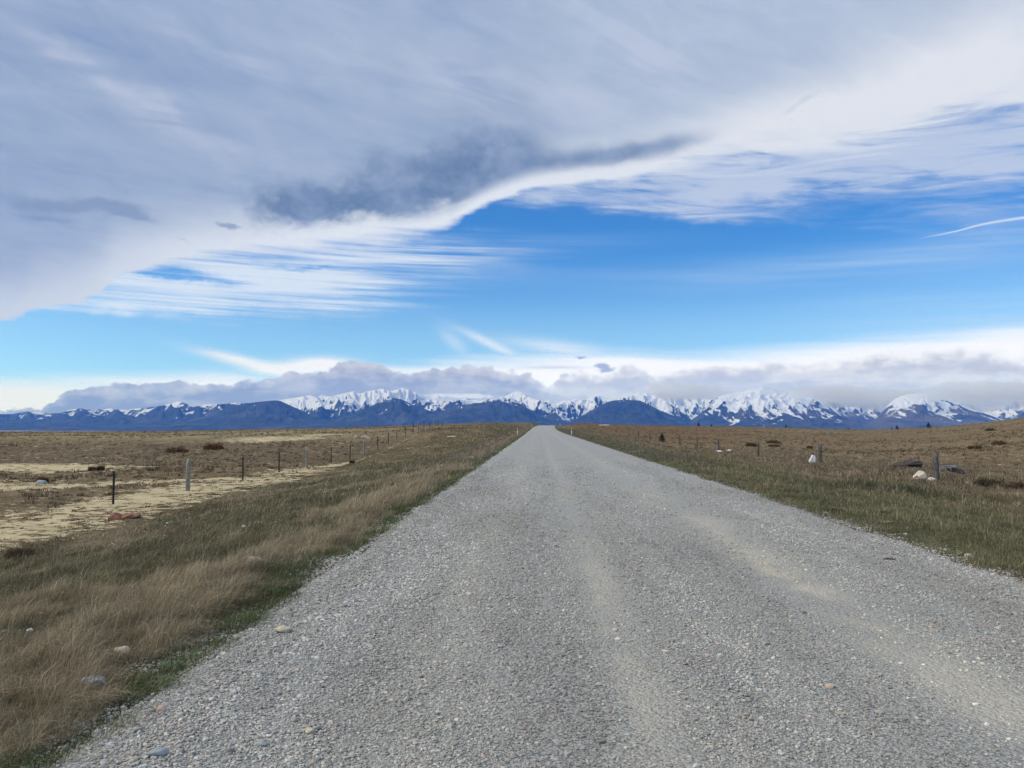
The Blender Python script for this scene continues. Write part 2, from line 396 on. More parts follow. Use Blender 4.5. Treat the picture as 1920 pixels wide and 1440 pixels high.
# masks of soil and grass on the plain (the photograph's bare sandy patches)
def sand_mask(x, y):
    n = fbm(x * .22, y * .16, 4, 21) * .9 + fbm(x * .9, y * .8, 3, 25) * .35
    s = np.zeros_like(x)
    # strip beside and under the fence, running with the road
    c1 = interp(y, [(8, -13.6), (16, -13.9), (24, -14.3), (36, -14.3), (46, -14.0), (60, -13.6)])
    w1 = interp(y, [(8, 2.6), (16, 2.8), (28, 2.7), (38, 2.7), (45, 1.9), (52, .9), (60, .0)])
    s = np.maximum(s, .98 - (np.abs(x - c1) / np.maximum(w1, .05)) ** 2 * .8)
    yc = interp(x, [(-40, 36), (-23, 33.2), (-19.8, 35.2), (-16.5, 38)]); hw = interp(x, [(-40, 4), (-25, 3.2), (-20, 2.2), (-16.5, 1.6), (-15, .3)])
    s = np.maximum(s, (1.45 - np.abs(y - yc) / hw) * (x < -14.8))
    e = ((x + 32.5) / 9.0) ** 2 + ((y - 47.5 + (x + 32) * .2) / 5.2) ** 2; s = np.maximum(s, 1.45 - e * 1.0)
    e = ((x + 37) / 6) ** 2 + ((y - 113 + 2) / 10) ** 2; s = np.maximum(s, .75 - e)
    e = ((x + 30) / 7) ** 2 + ((y - 86) / 7) ** 2; s = np.maximum(s, 1.0 - e)
    e = ((x + 27.5) / 4.5) ** 2 + ((y - 95) / 5) ** 2; s = np.maximum(s, 1.0 - e)
    return np.clip(s + n * .6, 0, 1.3)
sandG = sand_mask(GX, GY) * (GX < -10)
offL = np.maximum(XL - GX, 0); offR = np.maximum(GX - XR, 0)
greenG = np.maximum(sst(offL, 2.2, .2) * (GX < 0), sst(offR, 6, .5) * (GX > 1) * .9)
greenG = np.clip(greenG + (fbm(GX * .12, GY * .09, 3, 31) > .18) * .5 * (np.maximum(offL, offR) < 14), 0, 1)

def m_ground():
    m, t, b = new_mat('ground_material', .95, .1)
    P = objvec(t); x, y, z = sep(t, P)
    sand = attr(t, 'sand'); green = attr(t, 'green'); dist = y.max(1.0)
    n1 = noise(t, P, .9, 6, .6); n2 = noise(t, P, 7.0, 5, .6); n3 = noise(t, P, 45.0, 3, .6)
    nbig = noise(t, vec(t, x * .016, y * .009, 0), 1, 5, .55, .4)
    nmid = noise(t, vec(t, x * .10, y * .045, 2.0), 1, 5, .6, .3)
    nf = noise(t, vec(t, x * .45, y * .14, 5.0), 1, 4, .65)
    n_t = (n2 * .5 + nf * .5)
    brown = mix(t, n_t.ss(.36, .64), BROWN_D, BROWN_L)
    tan = mix(t, n_t.ss(.36, .64), TAN_D, TAN_L)
    k = (nbig.ss(.44, .6) * .75 + nmid.ss(.42, .66) * .35).sat() * y.ss(25, 70)
    # on the left the middle distance runs in long pale and dark bands
    lb = noise(t, vec(t, x * .012, y * .05, 9.0), 1, 4, .5, .6)
    kl = ((lb - .5) * 2.0 + y.ss(72, 100) * y.ss(260, 170) * .95).ss(.25, .6) * x.ss(-6, -30)
    right = x.ss(0, 20)
    c = mix(t, (k * right * .45 + kl * .9).sat(), brown, tan)
    rust = noise(t, vec(t, x * .03, y * .02, 3.0), 1, 4, .6)
    c = mix(t, (rust.ss(.46, .62) * .55 + right * .35).sat() * y.ss(20, 60), c, mix(t, n_t, RUST_D, RUST_L))
    c = mix(t, x.ss(-10, -16) * y.ss(46, 56) * y.ss(92, 74) * .5, c, mix(t, n_t, (.07, .052, .032), (.14, .11, .07)))
    c = mix(t, (x / dist).ss(.38, .12) * y.ss(50, 120) * right * .6, c, mix(t, n_t, (.085, .045, .022), (.17, .095, .045)))
    c = mix(t, (y.ss(250, 900)) * right * .6, c, (.15, .125, .07))
    gr = mix(t, n_t, (.06, .064, .03), (.13, .125, .06))
    c = mix(t, green * (.5 + n1 * .7), c, gr)
    sc_ = mix(t, n1.ss(.3, .7), (.47, .37, .205), (.64, .53, .33))
    sc_ = mix(t, n3.ss(.62, .75) * .5, sc_, (.30, .20, .11))
    nm = noise(t, vec(t, x * 1.6, y * 2.4, 4.0), 1, 6, .68)
    sm = (sand * .66 + (nm - .5) * 3.2 + (n1 - .5) * 1.0 + (n2 - .5) * .9).ss(.34, .47)
    c = mix(t, sm, c, sc_)
    plain = y.ss(2500, 6000)
    c = mix(t, plain, c, mix(t, nbig, (.42, .34, .26), (.25, .22, .16)))
    t.links.new(c.s, b.inputs['Base Color'])
    bump(t, b, n2 * .5 + n3 * .25 - sm * .2, .10, .8)
    return m
BROWN_D = (.105, .074, .040); BROWN_L = (.25, .185, .105)
TAN_D = (.20, .16, .085); TAN_L = (.34, .275, .155)
RUST_D = (.125, .080, .038); RUST_L = (.26, .175, .088)
ground = mesh_np('ground', np.stack([GX, GY, GZ], -1).reshape(-1, 3), [grid_faces(len(xs), len(ys))], m_ground(), True,
                 {'sand': sandG, 'green': greenG})
tag(ground, kind='structure')

# ------------------------------------------------------------------ the gravel road
def m_road():
    m, t, b = new_mat('gravel_material', .9, .25)
    P = objvec(t); x, y, z = sep(t, P)
    flat = vec(t, x, y, 0.0)
    v1 = voronoi(t, flat, 62.0); v2 = voronoi(t, vec(t, x, y, 3.0), 34.0)
    r1 = sep(t, E(t, v1.outputs['Color']))[0]; r2 = sep(t, E(t, v2.outputs['Color']))[0]
    d1 = E(t, v1.outputs['Distance']); d2 = E(t, v2.outputs['Distance'])
    n0 = noise(t, vec(t, x * .9, y * .16, 0), 1, 5, .6); n1 = noise(t, flat, 2.2, 5, .6); n2 = noise(t, flat, 11.0, 4, .65); n3 = noise(t, flat, 120, 3, .7)
    g = r1 * .5 + r2 * .25 + n3 * .35
    c = mix(t, g.sat(), (.165, .16, .147), (.57, .555, .495))
    c = mix(t, d1.ss(.42, .75) * .55, c, (.09, .09, .09))
    far = y.ss(4, 26)
    c = mix(t, (n2.ss(.35, .65)) * .25, c, (.30, .30, .29))
    # wheel tracks: finer, dustier
    def trk(cx, w): q = (x - cx + (n0 - .5) * .5) * (1 / w); return (q * q * -1.0).exp()
    tr = trk(.58, .22) * .8 + trk(-.75, .3) * .55 + trk(2.55, .42) * .95 + trk(3.9, .3) * .35 + trk(-1.75, .16) * .4
    dust = mix(t, n1, (.36, .335, .28), (.47, .445, .38))
    c = mix(t, (tr * (n0.ss(.34, .66) * .8 + .15) * (.65 + n2 * .6)).sat() * .6, c, dust)
    clay = (trk(2.6, .28) + trk(.6, .10) + trk(-1.85, .14) * 1.1 + trk(4.15, .22) * .7) * (n0 * .6 + n1 * .6).ss(.56, .80) * (.35 + n2)
    c = mix(t, clay.sat() * .85, c, (.60, .51, .36))
    def patch(x0, y0, rx, ry): a = (x - x0 + (n1 - .5) * .5) * (1 / rx); b_ = (y - y0 + (n0 - .5) * 1.2) * (1 / ry); return ((a * a + b_ * b_) * -1.0).exp()
    pt = patch(2.62, 7.6, .22, .32) * 1.1 + patch(2.8, 12.6, .35, 1.5) * .7 + patch(2.7, 9.6, .3, 1.1) * .5 + patch(2.55, 5.0, .30, .65) * .95 + patch(2.6, 4.25, .34, .4) * .8 + patch(.62, 8.2, .16, 1.6) * .6 + patch(.6, 4.5, .14, .9) * .6 + patch(2.3, 18, .4, 3) * .5
    c = mix(t, (pt * (.25 + n2 * 1.1)).sat() * .62, c, (.60, .54, .42))
    c = mix(t, (n0.ss(.5, .68) * (1 - tr.sat()) * .42 + n1.ss(.55, .8) * .25).sat(), c, (.17, .17, .175))
    c = mix(t, far * .45, c, mix(t, (n2 * .6 + noise(t, vec(t, x * 5, y * 1.2, 0), 1, 4, .7) * .5), (.30, .30, .285), (.52, .515, .48)))
    t.links.new(c.s, b.inputs['Base Color'])
    hgt = (1 - d1.min(1.0)) * .5 + (1 - d2.min(1.0)) * .8 + n2 * .8
    bump(t, b, hgt, .018, .9)
    return m
ry = warped(-12, 40, 700, .16, 1.02); nrx = 48
u = np.linspace(0, 1, nrx)[None, :]; Y = ry[:, None] * np.ones_like(u)
jl = (fbm(ry * .35, ry * 0 + 3, 5, 40, .65)[:, None]) * .42; jr = (fbm(ry * .35, ry * 0 + 9, 5, 44, .65)[:, None]) * .46
xl = XL - .12 + jl; xr = XR + .12 + jr
X = xl + (xr - xl) * u; 
Z = road_z(Y) + .05 - ((X - 1.35) / 3.7) ** 2 * .06
Z = Z - .02 * np.exp(-((X - .6) / .28) ** 2) - .02 * np.exp(-((X - 2.6) / .35) ** 2) - .012 * np.exp(-((X + .75) / .3) ** 2)
Z = Z + fbm(X * 1.2, Y * .5, 4, 50) * .02 + .03 * np.exp(-((X + 1.9) / .3) ** 2)
Z[:, 0] -= .09; Z[:, -1] -= .09
def road_surface(x, y): return road_z(y) + .05 - ((x - 1.35) / 3.7) ** 2 * .06 - .02 * np.exp(-((x - .6) / .28) ** 2) - .02 * np.exp(-((x - 2.6) / .35) ** 2) - .012 * np.exp(-((x + .75) / .3) ** 2) + fbm(x * 1.2, y * .5, 4, 50) * .02 + .03 * np.exp(-((x + 1.9) / .3) ** 2)
road = mesh_np('road', np.stack([X + road_dx(Y), Y, Z], -1).reshape(-1, 3), [grid_faces(nrx, len(ry))], m_road(), True)
tag(road, kind='structure')

def m_col(name, rough=.85, spec=.25, trans=0.0):
    m, t, b = new_mat(name, rough, spec); c = attr(t, 'Col', True)
    t.links.new(c.s, b.inputs['Base Color'])
    if trans:
        tr = t.nodes.new('ShaderNodeBsdfTranslucent'); t.links.new(c.s, tr.inputs[0])
        mx = t.nodes.new('ShaderNodeMixShader'); mx.inputs[0].default_value = trans
        t.links.new(b.outputs[0], mx.inputs[1]); t.links.new(tr.outputs[0], mx.inputs[2])
        t.links.new(mx.outputs[0], t.nodes['Material Output'].inputs[0])
    return m
# loose stones
t_ = (1 + 5 ** .5) / 2
ICO = np.array([(-1, t_, 0), (1, t_, 0), (-1, -t_, 0), (1, -t_, 0), (0, -1, t_), (0, 1, t_), (0, -1, -t_), (0, 1, -t_), (t_, 0, -1), (t_, 0, 1), (-t_, 0, -1), (-t_, 0, 1)], float)
ICO /= np.linalg.norm(ICO[0])
ICF = np.array([(0, 11, 5), (0, 5, 1), (0, 1, 7), (0, 7, 10), (0, 10, 11), (1, 5, 9), (5, 11, 4), (11, 10, 2), (10, 7, 6), (7, 1, 8), (3, 9, 4), (3, 4, 2), (3, 2, 6), (3, 6, 8), (3, 8, 9), (4, 9, 5), (2, 4, 11), (6, 2, 10), (8, 6, 7), (9, 8, 1)])
def stones():
    P = []; R = []
    for y0, y1, dens, r in ((2.6, 4.4, 5600, .0066), (4.4, 6.5, 4300, .0072), (6.5, 9.5, 2700, .0082), (9.5, 14, 1400, .0100), (14, 20, 560, .012), (20, 30, 190, .0145), (30, 44, 60, .018)):
        x0, x1 = XL - .85, XR + .8
        n = int(dens * (y1 - y0) * (x1 - x0)); x = rng.uniform(x0, x1, n); y = rng.uniform(y0, y1, n)
        nn = fbm(x * 1.1, y * .35, 3, 60)
        tr = np.exp(-((x - .6) / .3) ** 2) * .6 + np.exp(-((x - 2.6) / .5) ** 2) * .75 + np.exp(-((x + .75) / .35) ** 2) * .3
        clump = fbm(x * 6, y * 4, 3, 63)
        p = np.clip(.72 - tr * .85 + nn * .55 + clump * .5 + .35 * sst(x, .2, -1.6) + .1 * sst(x, 3.2, 4.4), .06, 1)
        sp = .35 * perlin(y * .6, y * 0, 3) + .25 * perlin(y * 2.2, y * 0 + 5, 3)
        edge = np.minimum(sst(x, XL - .55 + sp, XL + .1 + sp), sst(x, XR + .6 + sp, XR - .1 + sp)) ** 1.3
        p *= sst(y, 44, 18) ** .7
        for q0, q1, qx, qy in ((2.62, 7.6, .26, .4), (2.8, 12.6, .4, 1.6), (2.55, 5.0, .34, .8), (2.6, 4.25, .4, .5), (.62, 8.2, .2, 1.8), (.6, 4.5, .18, 1.0)):
            p *= 1 - .8 * np.exp(-((x - q0) / qx) ** 2 - ((y - q1) / qy) ** 2)
        k = (rng.random(n) < p * edge) & (x > -.74 * y - .4) & (x < .70 * y + .4)
        x, y = x[k], y[k]
        rr = r * np.exp(rng.normal(0, .38, len(x))) * (.76 + .16 * sst(x, .4, -1.8)) 
        big = rng.random(len(x)) < .012; rr[big] *= rng.uniform(1.4, 2.0, big.sum()); rr = np.minimum(rr, .024)
        P.append(np.stack([x, y], 1)); R.append(rr)
    P = np.concatenate(P); R = np.concatenate(R); n = len(P)
    z = np.where((P[:, 0] > XL) & (P[:, 0] < XR), road_surface(P[:, 0], P[:, 1]), np.maximum(land(P[:, 0], P[:, 1]) + .01, road_surface(P[:, 0], P[:, 1]) - .05))
    var = rng.uniform(.66, 1.22, (40, 12, 1)) * ICO[None]
    V = var[rng.integers(0, 40, n)] * np.stack([rng.uniform(.9, 1.45, n), rng.uniform(.75, 1.05, n), rng.uniform(.5, .85, n)], 1)[:, None, :] * R[:, None, None]
    a = rng.uniform(0, 2 * np.pi, n); tl = rng.normal(0, .35, n)
    ct, st = np.cos(tl)[:, None], np.sin(tl)[:, None]; y_, z_ = V[:, :, 1] * ct - V[:, :, 2] * st, V[:, :, 1] * st + V[:, :, 2] * ct
    ca, sa = np.cos(a)[:, None], np.sin(a)[:, None]; x_, y2 = V[:, :, 0] * ca - y_ * sa, V[:, :, 0] * sa + y_ * ca
    V = np.stack([x_ + P[:, :1], y2 + P[:, 1:], z_ + (z + R * .28)[:, None]], -1)
    b = np.clip(rng.normal(.42, .10, n), .18, .75)
    X_, Y_ = P[:, 0], P[:, 1]
    trk = np.exp(-((X_ - .6) / .3) ** 2) + np.exp(-((X_ - 2.6) / .5) ** 2) + .6 * np.exp(-((X_ + .75) / .4) ** 2)
    b = b * (1 + .55 * fbm(X_ * .9, Y_ * .14, 4, 66) + .12 * fbm(X_ * 3, Y_ * 2, 2, 67)) * (.90 + .22 * np.clip(trk, 0, 1))
    c = np.stack([b * 1.02, b * .99, b * .885], 1) * np.stack([1 + .03 * trk, 1 + .01 * trk, 1 - .06 * trk], 1)
    k = rng.random(n) < .05; c[k] = np.stack([b * 1.25, b * 1.02, b * .78], 1)[k]
    k = rng.random(n) < .02; c[k] = np.stack([b * 1.2, b * .86, b * .72], 1)[k]
    Fc = (ICF[None] + (np.arange(n) * 12)[:, None, None]).reshape(-1, 3)
    o = mesh_np('loose_gravel', V.reshape(-1, 3), [Fc], m_col('stone_material', .85, .3), False, None, np.repeat(c, 12, 0))
    tag(o, 'loose grey gravel lying all over the road', 'gravel', kind='stuff')
stones()

# ------------------------------------------------------------------ grass
STRAW = np.array([.40, .33, .215]); STRAW2 = np.array([.26, .215, .14]); GREEN = np.array([.105, .132, .055]); OLIVE = np.array([.175, .165, .09]); DARKG = np.array([.085, .092, .048]); PALE = np.array([.48, .39, .26]); BROWN = np.array([.185, .14, .09])
def blades(P, H, W, lean, C, name, mat):
    n = len(P); a = rng.uniform(0, 2 * np.pi, n); px, py = np.cos(a) * W * .5, np.sin(a) * W * .5
    lx, ly = lean[:, 0] * H, lean[:, 1] * H
    z = P[:, 2]; V = np.empty((n, 5, 3)); s = .42
    V[:, 0] = np.stack([P[:, 0] - px, P[:, 1] - py, z - .01], 1); V[:, 1] = np.stack([P[:, 0] + px, P[:, 1] + py, z - .01], 1)
    mx, my = P[:, 0] + lx * .32, P[:, 1] + ly * .32
    V[:, 2] = np.stack([mx + px * .8, my + py * .8, z + H * .55], 1); V[:, 3] = np.stack([mx - px * .8, my - py * .8, z + H * .55], 1)
    sh = np.sqrt(np.clip(1 - (lean ** 2).sum(1) * .45, .2, 1))
    V[:, 4] = np.stack([P[:, 0] + lx, P[:, 1] + ly, z + H * sh], 1)
    i = np.arange(n)[:, None] * 5
    q = i + np.array([[0, 1, 2, 3]]); t3 = i + np.array([[3, 2, 4]])
    cc = np.repeat(C[:, None, :], 5, 1)
    return mesh_np(name, V.reshape(-1, 3), [q, t3], mat, False, None, cc.reshape(-1, 3))
gmat = m_col('grass_material', .8, .15, .22)
def make_grass():
    L = []
    for y0, y1, dens, w in ((2.4, 5, 8000, .0026), (5, 8, 6200, .0031), (8, 12, 3300, .0043), (12, 18, 1600, .0065), (18, 28, 720, .0105), (28, 45, 260, .018), (45, 75, 85, .031), (75, 125, 26, .055), (125, 230, 9, .09)):
        for side in (-1, 1):
            x0, x1 = (max(-.72 * y1 - .5, -14.5), XL + .35) if side < 0 else (XR - .35, min(.68 * y1 + .5, 24 if y0 < 70 else 14))
            if x1 <= x0: continue
            n = int(dens * (y1 - y0) * (x1 - x0)); x = rng.uniform(x0, x1, n); y = rng.uniform(y0, y1, n)
            k = (x > -.74 * y - .5) & (x < .70 * y + .5); x, y = x[k], y[k]; n = len(x)
            a = (XL - x) if side < 0 else (x - XR)
            a = a + perlin(y * .45, x * .2, 7) * .22 + perlin(y * 2.1, x * .6, 9) * .10
            patch = fbm(x * .35, y * .22, 4, 70); p2 = fbm(x * 1.3, y * 1.1, 3, 74); u = rng.random(n); v = rng.random(n)
            H = np.zeros(n); C = np.zeros((n, 3)); keep = np.ones(n, bool)
            if side < 0:
                strip = a < .30 + .22 * perlin(x * .3, y * .9, 12)
                g = sst(patch * 1.5 + p2 * .5 + .12 + .40 * np.exp(-((a - 4.2) / 2.2) ** 2) - .55 * np.exp(-((a - 1.3) / .9) ** 2), -.02, .26)
                green = (u < g * .92)
                H = np.where(green, .075, .080 - .015 * sst(a, 2.5, 5) + .04 * np.exp(-((a - .9) / .5) ** 2)); C[:] = np.where((v < .5)[:, None], STRAW, STRAW2)
                C[green] = np.where((v[green] < .55)[:, None], OLIVE, np.where((v[green] < .85)[:, None], DARKG, STRAW2))
                H[strip] = .07; C[strip] = np.where((v[strip] < .8)[:, None], GREEN * 1.15, np.where((v[strip] < .9)[:, None], OLIVE, STRAW))
                keep &= (a > -.02) & ~((a < .08) & (u < .5))
                sd = sand_mask(x, y) * (x < -10)
                keep &= rng.random(n) > sst(sd, .25, .75) * .93
                H = H * (1 - .5 * sst(a, 7.5, 9.4)); keep &= rng.random(n) > sst(a, 8.6, 9.8) * (y < 48) * .92
                C = C * (1 - .10 * sst(a, 5, 10))[:, None]
            else:
                g = sst(patch * 1.2 + p2 * .3 + .55 * sst(a, 5.5, 1.5) + .3 * np.exp(-((a - 4.6) / 1.8) ** 2), .0, .35) * sst(a, 11, 7)
                green = u < g * .9
                H = np.where(green, .06, .085); C[:] = np.where((v < .35)[:, None], STRAW * .82, np.where((v < .7)[:, None], BROWN * 1.1, STRAW2 * .9))
                C[green] = np.where((v[green] < .55)[:, None], OLIVE * 1.25, np.where((v[green] < .72)[:, None], GREEN * 1.15, np.where((v[green] < .85)[:, None], DARKG, STRAW2 * .8)))
                s1 = a < 1.0; H[s1] *= .8
                mound = np.exp(-((x - 10.6) / 1.9) ** 2 - ((y - 23.5) / 1.6) ** 2); H += mound * .14; mk = (rng.random(n) < mound * 1.2); C[mk] = DARKG * .95
                keep &= (a > -.05) & ~((a < .14) & (u < .75))
            far = sst(y, 60, 110)
            H = H * np.exp(rng.normal(0, .3, n)); H = H * (.75 + .5 * np.clip(p2 + .5, 0, 1.2))
            tall = (y > 40) & (a < 4) & (a > .5); H[tall] *= 1.35
            gb = ((y > 34) & (a < 3.6) & (a > .2)); C[gb] = C[gb] * .55 + np.array([.17, .15, .12]) * .45
            stem = (rng.random(n) < .045) & (a > .5) & ~strip if side < 0 else (rng.random(n) < .02) & (a > 1)
            H[stem] *= 1.8; C[stem] = PALE
            cl = fbm(x * 2.6, y * 2.6, 2, 97); C = C * (1 + .5 * cl + .55 * fbm(x * .7, y * .55, 3, 98))[:, None]; H = H * np.clip(1 + 1.5 * cl, .35, 2)
            C = C * np.exp(rng.normal(0, .25, (n, 1)))
            lean = rng.normal(0, .42, (n, 2)); lean[:, 0] += (.55 if side < 0 else -.05) + fbm(x * 3.2, y * 3.2, 2, 90) * 1.0; lean[:, 1] += -.10 + fbm(x * 3.2, y * 3.2, 2, 95) * .9
            W = w * np.exp(rng.normal(0, .25, n)); W[stem] *= .55
            z = land(x, y)
            L.append(tuple(q[keep] for q in (np.stack([x, y, z], 1), H, W, lean, C)))
    P, H, W, ln, C = (np.concatenate(q) for q in zip(*L))
    print('blades', len(P))
    o = blades(P, H, W, ln, C, 'grass', gmat)
    tag(o, 'dry brown and green grass growing on both road verges', 'grass', kind='stuff')
make_grass()

def tuft(P, H, R, C, nb, w, name=None, mat=None, jit=.25, fan=.9):
    """blade clumps: one per row of P; returns arrays"""
    n = len(P); m = n * nb
    a = rng.uniform(0, 2 * np.pi, m); r = np.sqrt(rng.random(m)) * np.repeat(R, nb) * .45
    x = np.repeat(P[:, 0], nb) + np.cos(a) * r; y = np.repeat(P[:, 1], nb) + np.sin(a) * r; z = np.repeat(P[:, 2], nb)
    h = np.repeat(H, nb) * rng.uniform(.55, 1.1, m) * (1 - .72 * (r / (np.repeat(R, nb) * .45 + 1e-9)) ** 2)
    ln = np.stack([np.cos(a), np.sin(a)], 1) * (rng.uniform(.1, fan, m))[:, None] + rng.normal(0, .12, (m, 2)) + np.array([[.12, 0]])
    c = np.repeat(C, nb, 0) * np.exp(rng.normal(0, jit, (m, 1)))
    return np.stack([x, y, z], 1), h, np.repeat(w, nb) * rng.uniform(.7, 1.3, m), ln, c
def scatter_tussock():
    L = []
    for y0, y1, dens, nb, side in ((18, 30, 2.6, 26, -1), (30, 50, 2.2, 18, -1), (50, 80, 1.5, 12, -1), (80, 130, .75, 9, -1), (130, 220, .28, 7, -1), (220, 390, .09, 6, -1),
                                   (14, 30, 2.6, 26, 1), (30, 50, 2.3, 18, 1), (50, 80, 1.7, 12, 1), (80, 130, .9, 9, 1), (130, 220, .36, 7, 1), (220, 395, .12, 6, 1)):
        x0, x1 = (-.72 * y1, -13.8 if y1 < 100 else -9) if side < 0 else (13 if y1 < 60 else 10.5, .69 * y1)
        if x1 <= x0: continue
        n = int(dens * (x1 - x0) * (y1 - y0)); x = rng.uniform(x0, x1, n); y = rng.uniform(y0, y1, n)
        k = (x > -.73 * y - 1) & (x < .69 * y + 1); 
        g = fbm(x * .06, y * .035, 3, 80); k &= rng.random(n) < np.clip(.55 + g * 1.3, .12, 1)
        sd = sand_mask(x, y) * (x < -10); k &= rng.random(n) > sst(sd, .3, .7) * .88
        x, y = x[k], y[k]; n = len(x); u = rng.random(n)
        s = np.exp(rng.normal(0, .3, n)); sc_ = 1 + np.clip(y - 60, 0, 400) / 300
        H = .17 * s * sc_ ** .4; R = .36 * s * sc_
        warm = sst(fbm(x * .02, y * .012, 2, 83) + .25 * (side > 0), -.1, .25)[:, None]
        warm = warm * (.1 + .75 * sst(x / y, .32, .12))[:, None] if side > 0 else warm * .7
        base = np.array([.185, .145, .088]) * (1 - warm) + np.array([.185, .118, .062]) * warm
        big = rng.random(n) < .05; H[big] *= 1.9; R[big] *= 2.2; u[big] *= .3
        C = np.where((u < .30)[:, None], base * .5, np.where((u < .75)[:, None], base * .95, base * 1.9))
        w = .010 + .00042 * y
        L.append(tuft(np.stack([x, y, land(x, y)], 1), H, R, C, nb, w * 1.0))
    P, H, W, ln, C = (np.concatenate(q) for q in zip(*L)); print('tussock blades', len(P))
    o = blades(P, H, W, ln, C, 'tussock_grass', gmat)
    tag(o, 'brown tussock grass dotting the plain on both sides', 'grass', kind='stuff')
scatter_tussock()

def scatter_mats():
    n = 9000; x = rng.uniform(-34, -11.5, n); y = rng.uniform(12, 56, n); sd = sand_mask(x, y)
    k = (x > -.74 * y) & (sd > .35) & (rng.random(n) < (1.35 - sd) * (fbm(x * .5, y * .5, 2, 130) > -.12) * 1.3); x, y = x[k], y[k]; n = len(x); u = rng.random((n, 1))
    C = np.where(u < .5, np.array([[.09, .075, .045]]), np.array([[.17, .145, .085]]))
    P, H, W, ln, C = tuft(np.stack([x, y, land(x, y)], 1), np.full(n, .055), np.full(n, .34) * np.exp(rng.normal(0, .5, n)), C, 22, .010 + .0003 * y, fan=1.4)
    o = blades(P, H, W, ln, C, 'ground_plants', gmat); tag(o, 'low dark mat plants sprinkled over the bare sandy ground left of the road', 'ground plants', kind='stuff')
scatter_mats()
def verge_stones():
    n = 260; cx = rng.uniform(-9.5, -3.6, 26); cy = rng.uniform(5, 26, 26); q = rng.integers(0, 26, n)
    x = cx[q] + rng.normal(0, .32, n); y = cy[q] + rng.normal(0, .3, n); k = (x > -.74 * y) & (x < XL - .7); x, y = x[k], y[k]; n = len(x)
    R = .016 * np.exp(rng.normal(0, .4, n)); z = land(x, y) + .035
    V = ICO[None] * rng.uniform(.7, 1.2, (n, 12, 1)) * np.array([1.3, 1.0, .7]) * R[:, None, None] + np.stack([x, y, z], 1)[:, None, :]
    C = np.repeat(np.array([[.62, .60, .54]]) * rng.uniform(.6, 1.15, (n, 1)), 12, 0)
    o = mesh_np('verge_pebbles', V.reshape(-1, 3), [(ICF[None] + (np.arange(n) * 12)[:, None, None]).reshape(-1, 3)], bpy.data.materials['stone_material'], False, None, C)
    tag(o, 'pale pebbles scattered in patches through the left verge grass', 'pebbles', kind='stuff')
verge_stones()
def tuft_thing(name, px, py, h, r, c, nb, w, label, cat, group=None, fan=.9, jit=.3):
    p = at(px, py)
    P, H, W, ln, C = tuft(np.array([[0, 0, 0.]]), np.array([h]), np.array([r]), np.array([c]), nb, np.array([w]), fan=fan, jit=jit)
    o = blades(P, H, W, ln, C, name, gmat); o.location = p
    return tag(o, label, cat, group)

